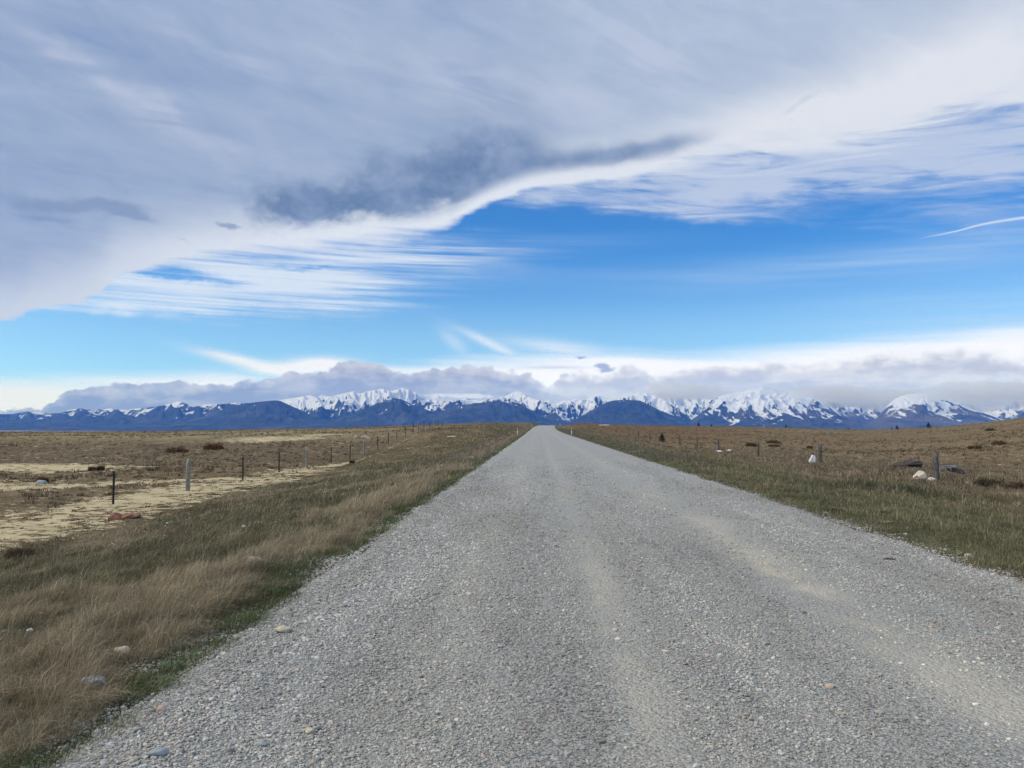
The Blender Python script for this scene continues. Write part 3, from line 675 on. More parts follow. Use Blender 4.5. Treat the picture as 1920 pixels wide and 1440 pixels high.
# ------------------------------------------------------------------ mountains
AZ = np.linspace(math.atan((-260 - VPX) / F), math.atan((2180 - VPX) / F), 1500)
PXA = VPX + np.tan(AZ) * F                       # photograph column of each azimuth (horizon is level)
def range_mesh(name, crest, D, base_px, depth, seed, snow, noise_amp, fol=.5, rough=.55, rows=110, brown=0.0):
    """crest: (px, y) skyline; D: distance of the crest in m; a real heightfield, front slope and back slope"""
    ce = interp(PXA, crest)                       # image row of crest
    Hc = EYE + (797 - ce) / F * D * np.cos(AZ) ** 0
    base = EYE + (797 - base_px) / F * D - 40
    s = np.concatenate([np.linspace(-1, 0, rows), np.linspace(0, .5, rows // 4)[1:]])   # -1 front foot .. 0 crest .. back
    Sg, Ag = np.meshgrid(s, AZ, indexing='ij')
    rr = D + Sg * depth
    arc = Ag * D
    # spurs wander sideways on their way down
    wv = fbm(arc / 2600, rr / 2600, 3, seed + 3) * 900 * np.abs(Sg)
    smooth = np.array([np.interp(AZ, AZ, Hc)])[0]
    k = np.ones(41) / 41; Hs = np.convolve(np.pad(Hc, 20, 'edge'), k, 'valid')
    k2 = np.ones(161) / 161; Hs2 = np.convolve(np.pad(Hc, 80, 'edge'), k2, 'valid')
    a2 = Ag + wv / D
    c0 = np.interp(a2, AZ, Hc); c1 = np.interp(a2, AZ, Hs); c2 = np.interp(a2, AZ, Hs2)
    t = np.abs(Sg)
    H = c0 * (1 - sst(t, .03, .25)) + (c1 * (1 - sst(t, .2, .7)) + c2 * sst(t, .2, .7)) * sst(t, .03, .25)
    prof = np.clip(1 - t * np.where(Sg > 0, 2.0, 1.0), 0, 1) ** .92
    rel = H - base
    rg = ridged((arc + wv) / 1100, rr / 2600, 5, seed, rough) - .42
    rg2 = ridged((arc + wv) / 340, rr / 800, 4, seed + 11, rough) - .42
    h = base + np.maximum(rel, 0) * np.clip(prof + (rg * noise_amp + rg2 * noise_amp * .45) * sst(t, 0, .22) * prof * 1.1, 0, 1.15)
    h = np.where(rel <= 0, base, h)
    # keep the traced skyline: no point may rise over the sight line of its column's crest
    lim = EYE + (Hc[None, :] - EYE) / D * rr
    h = np.where(Hc[None, :] > EYE, np.minimum(h, lim * (1 - .0) - t * 6), np.minimum(h, lim))
    crestrow = np.argmin(np.abs(s)); h[crestrow] = Hc
    elev_px = (h - EYE) / rr * F                  # apparent height (px) used to place the snow line
    sl = interp(PXA, snow)[None, :]
    sn = (elev_px - sl) / 12 + (rg2 * -2.3 + fbm(arc / 500, rr / 500, 4, seed + 20) * 1.6 + rg * -1.6)
    V = np.stack([np.sin(Ag) * rr / np.cos(Ag) * np.cos(Ag), np.cos(Ag) * rr, h], -1)
    # tan-correct: the distance is along the view axis so that every range is a straight-ish belt
    V = np.stack([np.tan(Ag) * rr, rr, h], -1)
    o = mesh_np(name, V.reshape(-1, 3), [grid_faces(len(AZ), len(s))], mountain_mat, True,
                {'snow': sn, 'brown': np.full(h.shape, brown), 'elev': elev_px})
    tag(o, kind='structure'); return o
def m_mountain():
    m, t, b = new_mat('mountain_material', .9, .1); P = objvec(t)
    sn = attr(t, 'snow'); br = attr(t, 'brown'); n1 = noise(t, P, .0045, 7, .68); n2 = noise(t, P, .0012, 5, .6); x, y, z = sep(t, P)
    nz = sep(t, objvec(t, 'Normal'))[2]
    rock = mix(t, n1.ss(.38, .62), (.020, .036, .052), (.052, .068, .082))  # bluish rock: part of the distance haze is put into this colour
    rock = mix(t, (n2.ss(.50, .62) * .45), rock, (.12, .125, .14))
    rock = mix(t, x.ss(3200, 8500) * n2.ss(.33, .55) * .75, rock, (.19, .16, .135))
    rib = noise(t, vec(t, x * .011, y * .0009, z * .0035), 1, 5, .65, .5)
    s = (sn + (n1 - .5) * 3.2 + (rib - .5) * 6.0 + (nz - .86) * 2.0 - .5).ss(-.06, .16)
    c = mix(t, s, rock, (.74, .80, .97)); t.links.new(c.s, b.inputs['Base Color'])  # blue put into the snow colour to offset yellowing through the haze
    bump(t, b, n1, 120, 1.0)
    return m
mountain_mat = m_mountain()
NB = 830
crestB = [(-400, 775), (0, 776), (30, 771), (60, 773), (75, 775), (95, 774), (110, 769), (130, 765), (160, 768), (190, 765), (220, 768), (250, 765), (280, 762), (305, 757), (326, 751.5), (340, 756),
          (352, 763), (375, 758), (410, 757), (430, 755), (460, 755), (500, 753), (530, 748), (555, 744), (577, 740), (590, 745), (600, 740), (612, 743), (625, 741), (643, 737), (660, 733), (673, 738), (687, 733), (700, 731), (713, 728), (730, 733),
          (742, 730), (753, 726), (770, 732), (783, 738), (800, 747), (810, 744), (820, 741), (833, 747), (850, 752), (862, 749), (873, 746), (883, 750), (903, 750), (923, 748), (947, 743), (960, 737), (972, 733), (987, 740), (1000, 748),
          (1020, 752), (1030, 750), (1047, 755), (1060, 750), (1068, 751), (1080, 747), (1090, 749), (1103, 748), (1112, 744), (1122, 741), (1131, 745), (1141, 747), (1155, 745), (1167, 746), (1182, 743), (1198, 736), (1205, 737), (1211, 736), (1224, 741), (1242, 749),
          (1262, 762), (1290, 784), (1310, 800), (1330, NB), (2300, NB)]
snowB = [(-400, 26), (0, 23), (200, 24), (330, 29), (450, 30), (530, 24), (560, 20), (700, 24), (800, 27), (900, 30), (1000, 22), (1060, 8), (1120, 22), (1200, 26), (1250, 16), (1300, 8)]
range_mesh('mountain', crestB, 19500, 812, 5200, 100, snowB, .55)
crestA = [(-400, 800), (960, 800), (1000, 765), (1030, 757), (1100, 752), (1180, 752), (1220, 746), (1250, 744), (1286, 742), (1300, 745), (1312, 744), (1341, 748), (1400, 745), (1500, 748), (1540, 753), (1566, 755), (1602, 759), (1628, 756),
          (1654, 752), (1700, 752), (1740, 750), (1760, 752), (1797, 757), (1836, 764), (1855, 760), (1876, 755), (1902, 750), (1920, 747), (2000, 742), (2300, 738)]
snowA = [(-400, 30), (1200, 12), (1300, 12), (1540, 22), (1640, 10), (1700, 8), (1800, 8), (2300, 6)]
range_mesh('mountain', crestA, 24500, 808, 5200, 140, snowA, .5)
crestC = [(-400, NB), (1260, NB), (1289, 792), (1300, 783), (1318, 769), (1330, 757), (1341, 746), (1352, 742), (1365, 739), (1380, 737), (1391, 735), (1400, 731), (1406, 729), (1416, 727), (1427, 725), (1436, 727), (1443, 729), (1463, 735), (1480, 739), (1495, 742), (1516, 746),
          (1530, 752), (1550, 764), (1575, 777), (1590, 787), (1607, 797), (1612, 799), (1622, 795), (1640, 776), (1654, 760), (1668, 748), (1680, 743), (1693, 740), (1706, 739), (1720, 740), (1727, 741), (1738, 746), (1758, 751), (1785, 757), (1800, 765), (1830, 776), (1852, 784), (1880, 790), (1960, 800), (2300, 805)]
snowC = [(-400, 20), (1290, 20), (1330, 24), (1400, 19), (1430, 17), (1490, 20), (1530, 24), (1600, 26), (1640, 20), (1700, 20), (1790, 24), (1850, 14), (2300, 10)]
range_mesh('mountain', crestC, 17200, 812, 4300, 180, snowC, .30)
crestD = [(-400, 786), (0, 792), (60, 795), (110, 790), (180, 797), (260, 793), (307, 786), (340, 790), (372, 782), (400, 770), (433, 760), (470, 754), (510, 750), (520, 751), (533, 757), (567, 772), (593, 786), (620, 788), (645, 781), (680, 768), (710, 753), (733, 745),
          (750, 748), (773, 758), (800, 768), (815, 775), (835, 768), (863, 760), (885, 757), (913, 754), (932, 751), (947, 750), (975, 757), (1000, 773), (1037, 791), (1055, 797), (1073, 790), (1104, 772), (1122, 762), (1138, 754), (1150, 751), (1167, 750),
          (1198, 751), (1216, 759), (1234, 769), (1262, 780), (1286, 792), (1300, 806), (1340, NB), (2300, NB)]
snowD = [(-400, 70), (330, 60), (500, 56), (720, 50), (940, 48), (1130, 66), (1200, 60), (1260, 60), (2300, 90)]
range_mesh('mountain', crestD, 15600, 812, 3300, 220, snowD, .38)
crestE = [(-400, 798), (0, 803), (100, 797), (200, 802), (300, 797), (350, 793), (420, 797), (470, 791), (520, 795), (590, 789), (640, 799), (760, 803), (900, 801), (1000, NB), (2300, NB)]
range_mesh('foothill', crestE, 13600, 815, 2200, 260, [(-400, 200), (2300, 200)], .3)

# ------------------------------------------------------------------ fences
def bm_obj(name, verts, faces, mat, parent=None, smooth=False):
    me = bpy.data.meshes.new(name); me.from_pydata([tuple(v) for v in verts], [], faces); me.update()
    if smooth: me.polygons.foreach_set('use_smooth', [True] * len(me.polygons))
    o = bpy.data.objects.new(name, me); col.objects.link(o); me.materials.append(mat)
    if parent: o.parent = parent
    return o
def m_wood(name, a, b_, sc=1.0):
    m, t, b = new_mat(name, .9, .15); tc = t.nodes.new('ShaderNodeTexCoord'); P = E(t, tc.outputs['Object']); x, y, z = sep(t, P)
    n = noise(t, vec(t, x * 40 * sc, y * 40 * sc, z * 3 * sc), 1, 6, .65); n2 = noise(t, P, 6 * sc, 4, .6)
    c = mix(t, (n * .7 + n2 * .5 - .1).ss(.3, .75), a, b_); t.links.new(c.s, b.inputs['Base Color']); bump(t, b, n, .006, .8)
    return m
wood_pale = m_wood('pale_wood_material', (.15, .15, .125), (.42, .42, .36)); wood_grey = m_wood('grey_wood_material', (.06, .058, .052), (.20, .195, .18))
wood_dark = m_wood('weathered_wood_material', (.045, .035, .03), (.14, .115, .10))
steel, t, b = new_mat('steel_material', .55, .4); P = objvec(t); n = noise(t, P, 30, 4, .6); t.links.new(mix(t, n, (.012, .012, .014), (.035, .034, .036)).s, b.inputs['Base Color'])
wire_m, t, b = new_mat('wire_material', .5, .4); b.inputs['Base Color'].default_value = (.13, .13, .13, 1); b.inputs['Metallic'].default_value = .6
white_m, t, b = new_mat('white_paint_material', .6, .3); P = objvec(t); t.links.new(mix(t, noise(t, P, 18, 4, .6).ss(.45, .8) * .5, (.78, .78, .76), (.5, .48, .43)).s, b.inputs['Base Color'])
black_m, t, b = new_mat('black_band_material', .6, .3); b.inputs['Base Color'].default_value = (.02, .02, .022, 1)
red_m, t, b = new_mat('reflector_material', .3, .5); b.inputs['Base Color'].default_value = (.35, .02, .015, 1)

def round_post(r, h, seed, seg=12, split=False):
    R = random.Random(seed); V = []; Fc = []; rings = 9
    for k in range(rings):
        z = -.25 + (h + .25) * k / (rings - 1); rr = r * (1.06 - .12 * k / (rings - 1))
        for j in range(seg):
            a = 2 * math.pi * j / seg; q = rr * (1 + .09 * math.sin(3 * a + seed) + R.uniform(-.05, .05)); zz = z
            if k == rings - 1: zz += R.uniform(-.02, .02) + (.05 * math.cos(2 * a + seed) if split else 0)
            V.append((math.cos(a) * q, math.sin(a) * q, zz))
    for k in range(rings - 1):
        for j in range(seg):
            a = k * seg + j; b_ = k * seg + (j + 1) % seg; Fc.append((a, b_, b_ + seg, a + seg))
    V.append((0, 0, h - .015)); c = len(V) - 1
    for j in range(seg): Fc.append(((rings - 1) * seg + j, (rings - 1) * seg + (j + 1) % seg, c))
    return V, Fc
def y_post(w, h):                                 # steel Y-section standard
    V = []; Fc = []; th = w * .16
    for k in range(3):
        a = math.pi / 2 + k * 2 * math.pi / 3; dx, dy = math.cos(a), math.sin(a); nx, ny = -dy * th, dx * th
        o = len(V); L = w * (.62 if k else .5)
        for z in (-.3, h):
            V += [(nx, ny, z), (dx * L + nx, dy * L + ny, z), (dx * L - nx, dy * L - ny, z), (-nx, -ny, z)]
        Fc += [(o, o + 1, o + 5, o + 4), (o + 1, o + 2, o + 6, o + 5), (o + 2, o + 3, o + 7, o + 6), (o + 4, o + 5, o + 6, o + 7), (o + 3, o, o + 4, o + 7)]
    return V, Fc
def wire(parent, pts, r=.0028):
    V = []; Fc = []
    for k, p in enumerate(pts):
        for j in range(4):
            a = math.pi / 2 * j; V.append((p[0] + math.cos(a) * r, p[1], p[2] + math.sin(a) * r))
    for k in range(len(pts) - 1):
        for j in range(4):
            a = k * 4 + j; b_ = k * 4 + (j + 1) % 4; Fc.append((a, b_, b_ + 4, a + 4))
    return bm_obj('wire', V, Fc, wire_m, parent)
FX = -14.5
lf = empty('wire_fence', (FX, 26.1, float(land(FX, 26.1))))
tag(lf, 'wire fence of black steel and pale wooden posts left of the road', 'fence')
lys = [20.6, 26.1, 31.7, 37.7, 43.0, 48.2, 53.9, 59.4, 64.1, 69.6, 74.6, 78.7, 84.4, 89.5, 93.4, 98, 103, 107.5, 112, 116.5, 121]
pts = []
for i, y in enumerate(lys):
    z = float(land(FX, y)); pts.append((0, y - 26.1, z)); woodp = i % 3 == 2
    if i == 0: continue
    if woodp:
        V, Fc = round_post(.085 if i == 2 else .07, 1.28 if i == 2 else 1.2, i, split=True); o = bm_obj('fence_post', V, Fc, wood_pale, lf, True)
        o['label'] = 'pale split wooden post'
    else:
        V, Fc = y_post(.062, 1.14); o = bm_obj('fence_post', V, Fc, steel, lf); o['label'] = 'black steel post'
    o.location = (0, y - 26.1, z - lf.location.z); rr_ = random.Random(i); o.rotation_euler = (rr_.uniform(-.015, .015), rr_.uniform(-.015, .015), rr_.uniform(0, 6))
    if i > 1 and woodp:
        pass
for hh in (.18, .38, .58, .78, .98):
    wire(lf, [(.03, p[1], p[2] - lf.location.z + hh) for p in pts])
rf = empty('wire_fence', (15.6, 31, float(land(15.6, 31))))
tag(rf, 'wire fence of dark grey wooden posts across the brown grass right of the road', 'fence')
rys = [19, 31, 43.6, 55.7, 67.7, 76.7, 86, 97.5, 109, 121, 134]
pts = []
for i, y in enumerate(rys):
    z = float(land(15.6, y)); pts.append((0, y - 31, z))
    if i == 0: continue
    V, Fc = round_post([.1, .105, .095, .085, .085][i % 5] if i < 5 else .08, [1.12, 1.12, 1.1, 1.1, 1.08][i % 5], 40 + i); o = bm_obj('fence_post', V, Fc, wood_grey, rf, True)
    o.location = (0, y - 31, z - rf.location.z); o.rotation_euler = (0, (-.06, -.045, -.03, .04, 0)[(i - 1) % 5], i)
for hh in (.2, .4, .6, .8, .98):
    wire(rf, [(-.04, p[1], p[2] - rf.location.z + hh) for p in pts])

# road marker posts: white flat posts with black band and reflector
def marker(px, x, y, label):
    z = float(land(x, y)); r = empty('road_marker_post', (x, y, z)); tag(r, label, 'marker post', 'white marker posts along the road')
    def box(name, m, x0, x1, y0, y1, z0, z1, bev=.25):
        c = (x1 - x0) * bev
        pr = [(x0 + c, y0), (x1 - c, y0), (x1, y0 + c * .5), (x1, y1), (x0, y1), (x0, y0 + c * .5)]
        n = len(pr); V = [(a, b_, z0) for a, b_ in pr] + [(a, b_, z1) for a, b_ in pr]
        Fc = [tuple(range(n))[::-1], tuple(range(n, 2 * n))] + [(k, (k + 1) % n, (k + 1) % n + n, k + n) for k in range(n)]
        return bm_obj(name, V, Fc, m, r)
    w = .07
    box('post', white_m, -w, w, -.025, .025, -.2, 1.12); box('band', black_m, -w - .003, w + .003, -.028, .028, .78, .93); box('reflector', red_m, -.035, .035, -.034, -.0285, .82, .90, .1)
marker(0, -3.4, 128, 'white marker post left of the road, the nearer one before the brow')
marker(0, 5.55, 129, 'white marker post right of the road, the nearer one before the brow')
marker(0, -2.4, 292, 'small white marker post left of the road at the brow')
marker(0, 9.0, 318, 'small white marker post right of the road on the brow')

# ------------------------------------------------------------------ rocks, scraps, shrubs
def rock_mesh(name, loc, dims, mat, seed, sub=3, ang=.25, rz=0.0, flat=False, sink=.25, tilt=0.0):
    import bmesh
    bm = bmesh.new(); bmesh.ops.create_icosphere(bm, subdivisions=sub, radius=1.0)
    from mathutils import noise as mn
    for v in bm.verts:
        d = v.co.normalized(); f = 1 + ang * (mn.noise(d * 1.3 + Vector((seed * 3.1, 0, 0))) * 1.4 + .45 * mn.noise(d * 3.3 + Vector((0, seed * 2.3, 0))))
        q = d * f
        if flat: q.x *= 1.05 - .42 * (q.z + .4); q.y *= 1 - .3 * (q.z + .4); q.x = max(min(q.x, .9), -.95); q.y = max(min(q.y, .8), -.8); q.z = min(q.z, .75)
        v.co = Vector((q.x * dims[0] / 2, q.y * dims[1] / 2, q.z * dims[2] / 2))
    me = bpy.data.meshes.new(name); bm.to_mesh(me); bm.free()
    me.polygons.foreach_set('use_smooth', [not flat] * len(me.polygons)); me.materials.append(mat)
    o = bpy.data.objects.new(name, me); col.objects.link(o); o.location = Vector(loc) + Vector((0, 0, dims[2] * (.5 - sink))); o.rotation_euler = (0, tilt, rz)
    return o
def m_rock(name, a, b_, sc=8.0):
    m, t, b = new_mat(name, .85, .25); tc = t.nodes.new('ShaderNodeTexCoord'); P = E(t, tc.outputs['Object'])
    n = noise(t, P, sc, 6, .65); n2 = noise(t, P, sc * 6, 3, .6); t.links.new(mix(t, (n * .8 + n2 * .3).ss(.35, .75), a, b_).s, b.inputs['Base Color']); bump(t, b, n * .7 + n2 * .4, .01, .7)
    return m
r_pale = m_rock('pale_rock_material', (.42, .37, .29), (.66, .61, .52)); r_grey = m_rock('grey_rock_material', (.26, .28, .28), (.42, .44, .43), 14)
r_red = m_rock('red_rock_material', (.22, .10, .065), (.36, .19, .13)); r_cream = m_rock('cream_rock_material', (.62, .50, .38), (.86, .79, .68), 5); r_white = m_rock('white_rock_material', (.62, .60, .58), (.86, .85, .83), 5)
r_red2 = m_rock('tan_rock_material', (.30, .22, .16), (.52, .42, .32)); r_beige = m_rock('beige_rock_material', (.48, .40, .28), (.62, .54, .41), 12)
def rock_at(px, py, dims, mat, seed, label, name='rock', group=None, on_road=False, **k):
    p = at(px, py)
    if on_road:
        d = ray(px, py); tt = (EYE - .05) / -d[2]; p = Vector((d[0] * tt, d[1] * tt, 0)); p.z = float(road_surface(np.array(p.x), np.array(p.y))) if XL < p.x < XR else float(land(p.x, p.y)) + .02
    o = rock_mesh(name, p, dims, mat, seed, **k); return tag(o, label, 'rock' if name == 'rock' else 'stone', group)
rock_at(218, 975, (.42, .3, .34), r_red, 1, 'angular reddish rock on the sand, left one of two by the nearest black post', flat=True, tilt=.3)
rock_at(243, 972, (.62, .4, .22), r_red, 2, 'flat reddish rock on the sand, right one of two by the nearest black post', flat=True, rz=.3, tilt=-.25)
rock_at(78, 908, (.5, .35, .26), r_grey, 3, 'low grey rock in dark grass beyond the sandy strip at the far left')
rock_at(669, 822, (.6, .45, .45), r_red2, 4, 'small rounded tan boulder beyond the left fence')
rock_at(687, 823, (1.2, .5, .42), r_red2, 5, 'long pale slanting boulder beyond the left fence', tilt=.35, rz=-.3)
rock_at(476, 1063, (.20, .13, .12), r_beige, 6, 'small cream stone in the brown verge grass, farthest of the three verge stones', name='stone', sink=.1)
rock_at(228, 1231, (.11, .07, .07), r_beige, 7, 'small peach-coloured stone in the verge grass above the long grey stone', name='stone', sink=.05)
rock_at(174, 1291, (.15, .085, .07), r_grey, 8, 'long smooth pale grey stone in the verge grass at lower left', name='stone', sink=0, rz=.1)
rock_at(533, 1180, (.11, .085, .06), r_beige, 9, 'smooth beige stone on the gravel edge by the left verge', name='stone', on_road=True, sink=.15)
rock_at(294, 1410, (.10, .05, .04), r_grey, 10, 'long pale grey stone in the gravel at bottom left', name='stone', on_road=True, sink=.2, rz=.5)
rock_at(304, 1327, (.055, .045, .04), m_rock('pinkish_rock_material', (.5, .33, .25), (.62, .45, .36), 14), 11, 'pinkish round stone on the gravel edge near the bottom left', name='stone', on_road=True, sink=.15)
rock_at(491, 1384, (.055, .038, .028), r_grey, 12, 'flat light grey pebble lying in the gravel by the left foreground', name='stone', on_road=True, sink=.1)
rock_at(582, 1362, (.05, .04, .03), r_beige, 13, 'round beige pebble lying alone in the foreground gravel', name='stone', on_road=True, sink=.15)
rock_at(1524, 869, (.40, .34, .60), r_white, 14, 'upright white rock leaning on the second large right fence post', flat=True, sink=.1, tilt=.1)
rock_at(1727, 900, (.50, .42, .46), r_cream, 15, 'cream white rock at the foot of the nearest right fence post', flat=True, sink=.12, tilt=.25)
rock_at(1746, 903, (.34, .26, .18), r_cream, 16, 'low cream stone touching the cream rock by the nearest right post', name='stone', sink=.1)
rock_at(1548, 965, (.12, .09, .06), r_pale, 17, 'small white stone in short grass right of the road, below the white rock', name='stone')
rock_at(1815, 1044, (.10, .07, .05), r_pale, 18, 'small white stone in the green grass at the right edge', name='stone')
rock_at(1349, 848, (.6, .3, .2), r_white, 19, 'flat whitish stone at the foot of the middle right fence post', name='stone')
rock_at(1368, 846, (.5, .3, .18), r_white, 20, 'flat whitish stone just right of the middle fence post', name='stone')
rock_at(1136, 868, (.16, .12, .08), r_pale, 21, 'small pale stone lying on the road near its right edge', name='stone', on_road=True)
rock_at(848, 820, (1.1, .6, .22), r_pale, 22, 'pale flat rock in brown grass between left fence and road')
rock_at(1134, 798, (4.5, 3, .6), r_pale, 23, 'pale patch-like rock on the skyline right of the road brow', sink=.3)

# dark stick on the gravel
def stick(px, py, L, r, rz, mat, label, arch=.02):
    d = ray(px, py); tt = (EYE - .06) / -d[2]; x, y = d[0] * tt, d[1] * tt; z = float(road_surface(np.array(x), np.array(y)))
    V = []; Fc = []; n = 8; R = random.Random(3)
    for k in range(n):
        u_ = k / (n - 1); rr = r * (1 - .5 * abs(u_ - .4)) * R.uniform(.8, 1.2)
        c = (L * (u_ - .5), .012 * math.sin(u_ * 7), arch * math.sin(u_ * math.pi) + r * .6)
        for j in range(6): a = j * math.pi / 3; V.append((c[0], c[1] + math.cos(a) * rr, c[2] + math.sin(a) * rr))
    for k in range(n - 1):
        for j in range(6): a = k * 6 + j; b_ = k * 6 + (j + 1) % 6; Fc.append((a, b_, b_ + 6, a + 6))
    Fc += [tuple(range(6))[::-1], tuple(range((n - 1) * 6, n * 6))]
    o = bm_obj('stick', V, Fc, mat, None, True); o.location = (x, y, z); o.rotation_euler = (0, 0, rz)
    return tag(o, label, 'stick')
stick(1668, 1043, .14, .012, .05, wood_dark, 'short dark piece of wood lying on the right side of the gravel road', .003)

# weathered timber scraps by the right fence
def plank(parent, name, mat, c, L, w, h, rz=0, ry=0, rx=0, seed=0):
    R = random.Random(seed); n = 7; V = []; Fc = []
    for k in range(n):
        u_ = k / (n - 1) - .5; s = R.uniform(.86, 1.05); dz = R.uniform(-.01, .01)
        for a, b_ in ((-1, -1), (1, -1), (1, 1), (-1, 1)): V.append((u_ * L, a * w / 2 * s, b_ * h / 2 * s + dz))
    for k in range(n - 1):
        for j in range(4): a = k * 4 + j; b_ = k * 4 + (j + 1) % 4; Fc.append((a, b_, b_ + 4, a + 4))
    Fc += [(3, 2, 1, 0), tuple((n - 1) * 4 + j for j in range(4))]
    o = bm_obj(name, V, Fc, mat, parent); o.location = c; o.rotation_euler = (rx, ry, rz); return o
p = at(1702, 878); p.z = float(land(p.x, p.y)); q = empty('timber_heap', p); q.scale = (.8, .8, .8)
tag(q, 'low heap of weathered brown boards just left of the nearest right fence post', 'timber')
plank(q, 'board', wood_dark, (-.35, .1, .22), 1.5, .5, .06, ry=-.28, rx=.35, seed=1)
plank(q, 'board', wood_dark, (.35, .0, .30), 1.1, .42, .06, ry=-.08, rx=.5, seed=2)
plank(q, 'board', m_wood('grey_board_material', (.07, .06, .052), (.22, .20, .18)), (.1, -.12, .25), 1.3, .09, .05, ry=-.35, rz=.1, seed=3)
plank(q, 'board', wood_dark, (.5, .2, .15), .9, .25, .22, ry=.05, seed=4)
plank(q, 'board', wood_dark, (-.7, -.1, .10), .5, .1, .09, ry=.1, seed=5)
p = at(1782, 893); q = empty('timber_scrap', p)
tag(q, 'tipped grey plank frame on a short pale leg, right of the nearest right fence post', 'timber')
gb = m_wood('bleached_board_material', (.12, .12, .12), (.46, .45, .42)); 
plank(q, 'board', gb, (-.12, 0, .42), .85, .10, .035, ry=-.05, rx=.2, seed=7); plank(q, 'board', wood_dark, (-.1, .16, .44), .9, .16, .03, ry=-.06, rx=.3, seed=8); plank(q, 'board', gb, (-.14, -.12, .36), .75, .07, .03, ry=-.1, rx=.2, seed=9)
plank(q, 'board', gb, (.42, -.02, .33), .55, .06, .035, ry=.62, seed=10); plank(q, 'board', wood_dark, (.25, .1, .24), .8, .4, .03, ry=.25, rx=.5, seed=11)
plank(q, 'leg', m_wood('pale_leg_material', (.3, .27, .22), (.55, .5, .42)), (.02, -.05, .16), .42, .045, .045, ry=1.5, seed=12)
p = at(352, 899)
sl_ = plank(None, 'wood_offcut', gb, (p.x, p.y, p.z + .12), .35, .04, .03, ry=.5, seed=13); tag(sl_, 'short pale slat lying against the nearest wooden post of the left fence', 'timber')

# conifers and shrubs out on the plain
def m_leaf(): return m_col('needle_material', .8, .1, .1)
leafm = m_leaf()
bark = m_wood('bark_material', (.05, .035, .025), (.12, .09, .07))
def conifer(px, base_y, h, w, label, dist=None, seed=0):
    R = np.random.default_rng(900 + seed)
    if dist: d = ray(px, 800); x = d[0] / d[1] * dist; p = Vector((x, dist, float(land(x, dist))))
    else: p = at(px, base_y)
    r = empty('conifer', p); tag(r, label, 'tree', 'small conifers on the right plain')
    h *= .8; w *= .95
    V, Fc = round_post(.03 * h + .02, h * .75, seed, 7); bm_obj('trunk', V, Fc, bark, r, True)
    n = 900; u_ = R.random(n) ** .8; z = .06 * h + u_ * h * .94; a = R.uniform(0, 2 * np.pi, n); lobes = 1 + .3 * np.sin(a * 3 + seed + z * 4)
    rad = w / 2 * (1 - u_) ** .8 * lobes * R.uniform(.25, 1, n) ** .5 * (.8 + .3 * np.sin(z / h * 28))
    c = np.stack([np.cos(a) * rad, np.sin(a) * rad, z], 1); s = h * .055
    d1 = np.stack([np.cos(a), np.sin(a), R.uniform(-.5, .5, n)], 1) * s * 1.3; d2 = R.normal(0, 1, (n, 3)) * s * .5
    V = np.stack([c - d2, c + d1, c + d2], 1).reshape(-1, 3); C = np.repeat(np.array([[.018, .034, .018]]) * np.exp(R.normal(0, .35, (n, 1))), 3, 0)
    mesh_np('crown', V, [np.arange(n * 3).reshape(-1, 3)], leafm, False, None, C, r)
conifer(1241, 829, 1.25, 1.15, 'round dark green bush-like conifer behind the right fence, nearest to the road', None, 1)
for i, (px, h, w, dd, lb) in enumerate(((1310, 2.3, 1.5, 360, 'small dark conifer on the skyline, leftmost of those right of the road'),
        (1334, 1.5, 1.0, 350, 'tiny conifer on the skyline just right of the leftmost one'),
        (1474, 1.7, 1.2, 370, 'tiny dark conifer on the skyline under the big snowy peak'),
        (1682, 2.4, 1.9, 330, 'squat dark conifer below the right-hand snowy peak, left one of a pair'),
        (1741, 3.0, 2.2, 330, 'squat dark conifer below the right-hand snowy peak, right one of a pair'),
        (1672, 1.2, 1.3, 370, 'tiny dark conifer on the skyline above the left of the pair'),
        (1591, 1.1, 1.2, 385, 'tiny dark conifer on the skyline left of the pale river plain'))):
    conifer(px, 0, h, w, lb, dd, 10 + i)
# reddish tussock mounds that stand out on the right plain
RED = (.125, .078, .045); DK = (.085, .072, .042)
for i, (px, py, w, hh, c, lb) in enumerate(((1408, 837, 2.2, .8, DK, 'dark shrub behind the third large right fence post'),
        (1450, 831, 3.4, .7, DK, 'wide dark shrub on the right plain right of the third large post'),
        (1452, 838, 2.4, .55, RED, 'reddish shrub below the wide dark one on the right plain'),
        (1518, 841, 1.2, .5, RED, 'small reddish shrub left of the second large right fence post'),
        (1873, 834, 2.2, .7, RED, 'large dark red shrub on the plain near the right edge'),
        (1821, 842, 1.0, .5, RED, 'dark red shrub on the right plain, left one of two small ones'),
        (1835, 842, 1.0, .5, RED, 'dark red shrub on the right plain, right one of two small ones'),
        (1856, 808, 3.0, 1.0, DK, 'dark shrub on the rising slope at the far right'),
        (1852, 912, 1.6, .5, DK, 'dark low shrub in grass right of the tipped planks'),
        (1905, 918, 1.3, .45, RED, 'brownish low shrub at the right edge below the plain'),
        (330, 848, 3.6, .9, RED, 'rust brown shrub clump, left one in the middle distance of the left plain'),
        (400, 842, 3.2, 1.0, (.12, .06, .03), 'rust brown shrub clump, right one in the middle distance of the left plain'),
        (173, 883, .8, .4, RED, 'small dark bush on the pale flat at left, left of a pair'),
        (188, 882, .8, .42, DK, 'small dark bush on the pale flat at left, right of a pair'),
        (80, 904, .9, .4, RED, 'brown bush beside the low grey rock at far left'),
        (660, 869, .7, .35, DK, 'dark tuft below the left fence where the sand ends'))):
    tuft_thing('shrub', px, py, hh * .8, w * .62, tuple(v * 1.25 for v in c), 420, .03 + .0004 * 40, lb, 'shrub', 'shrubs dotting the plain', fan=.8)
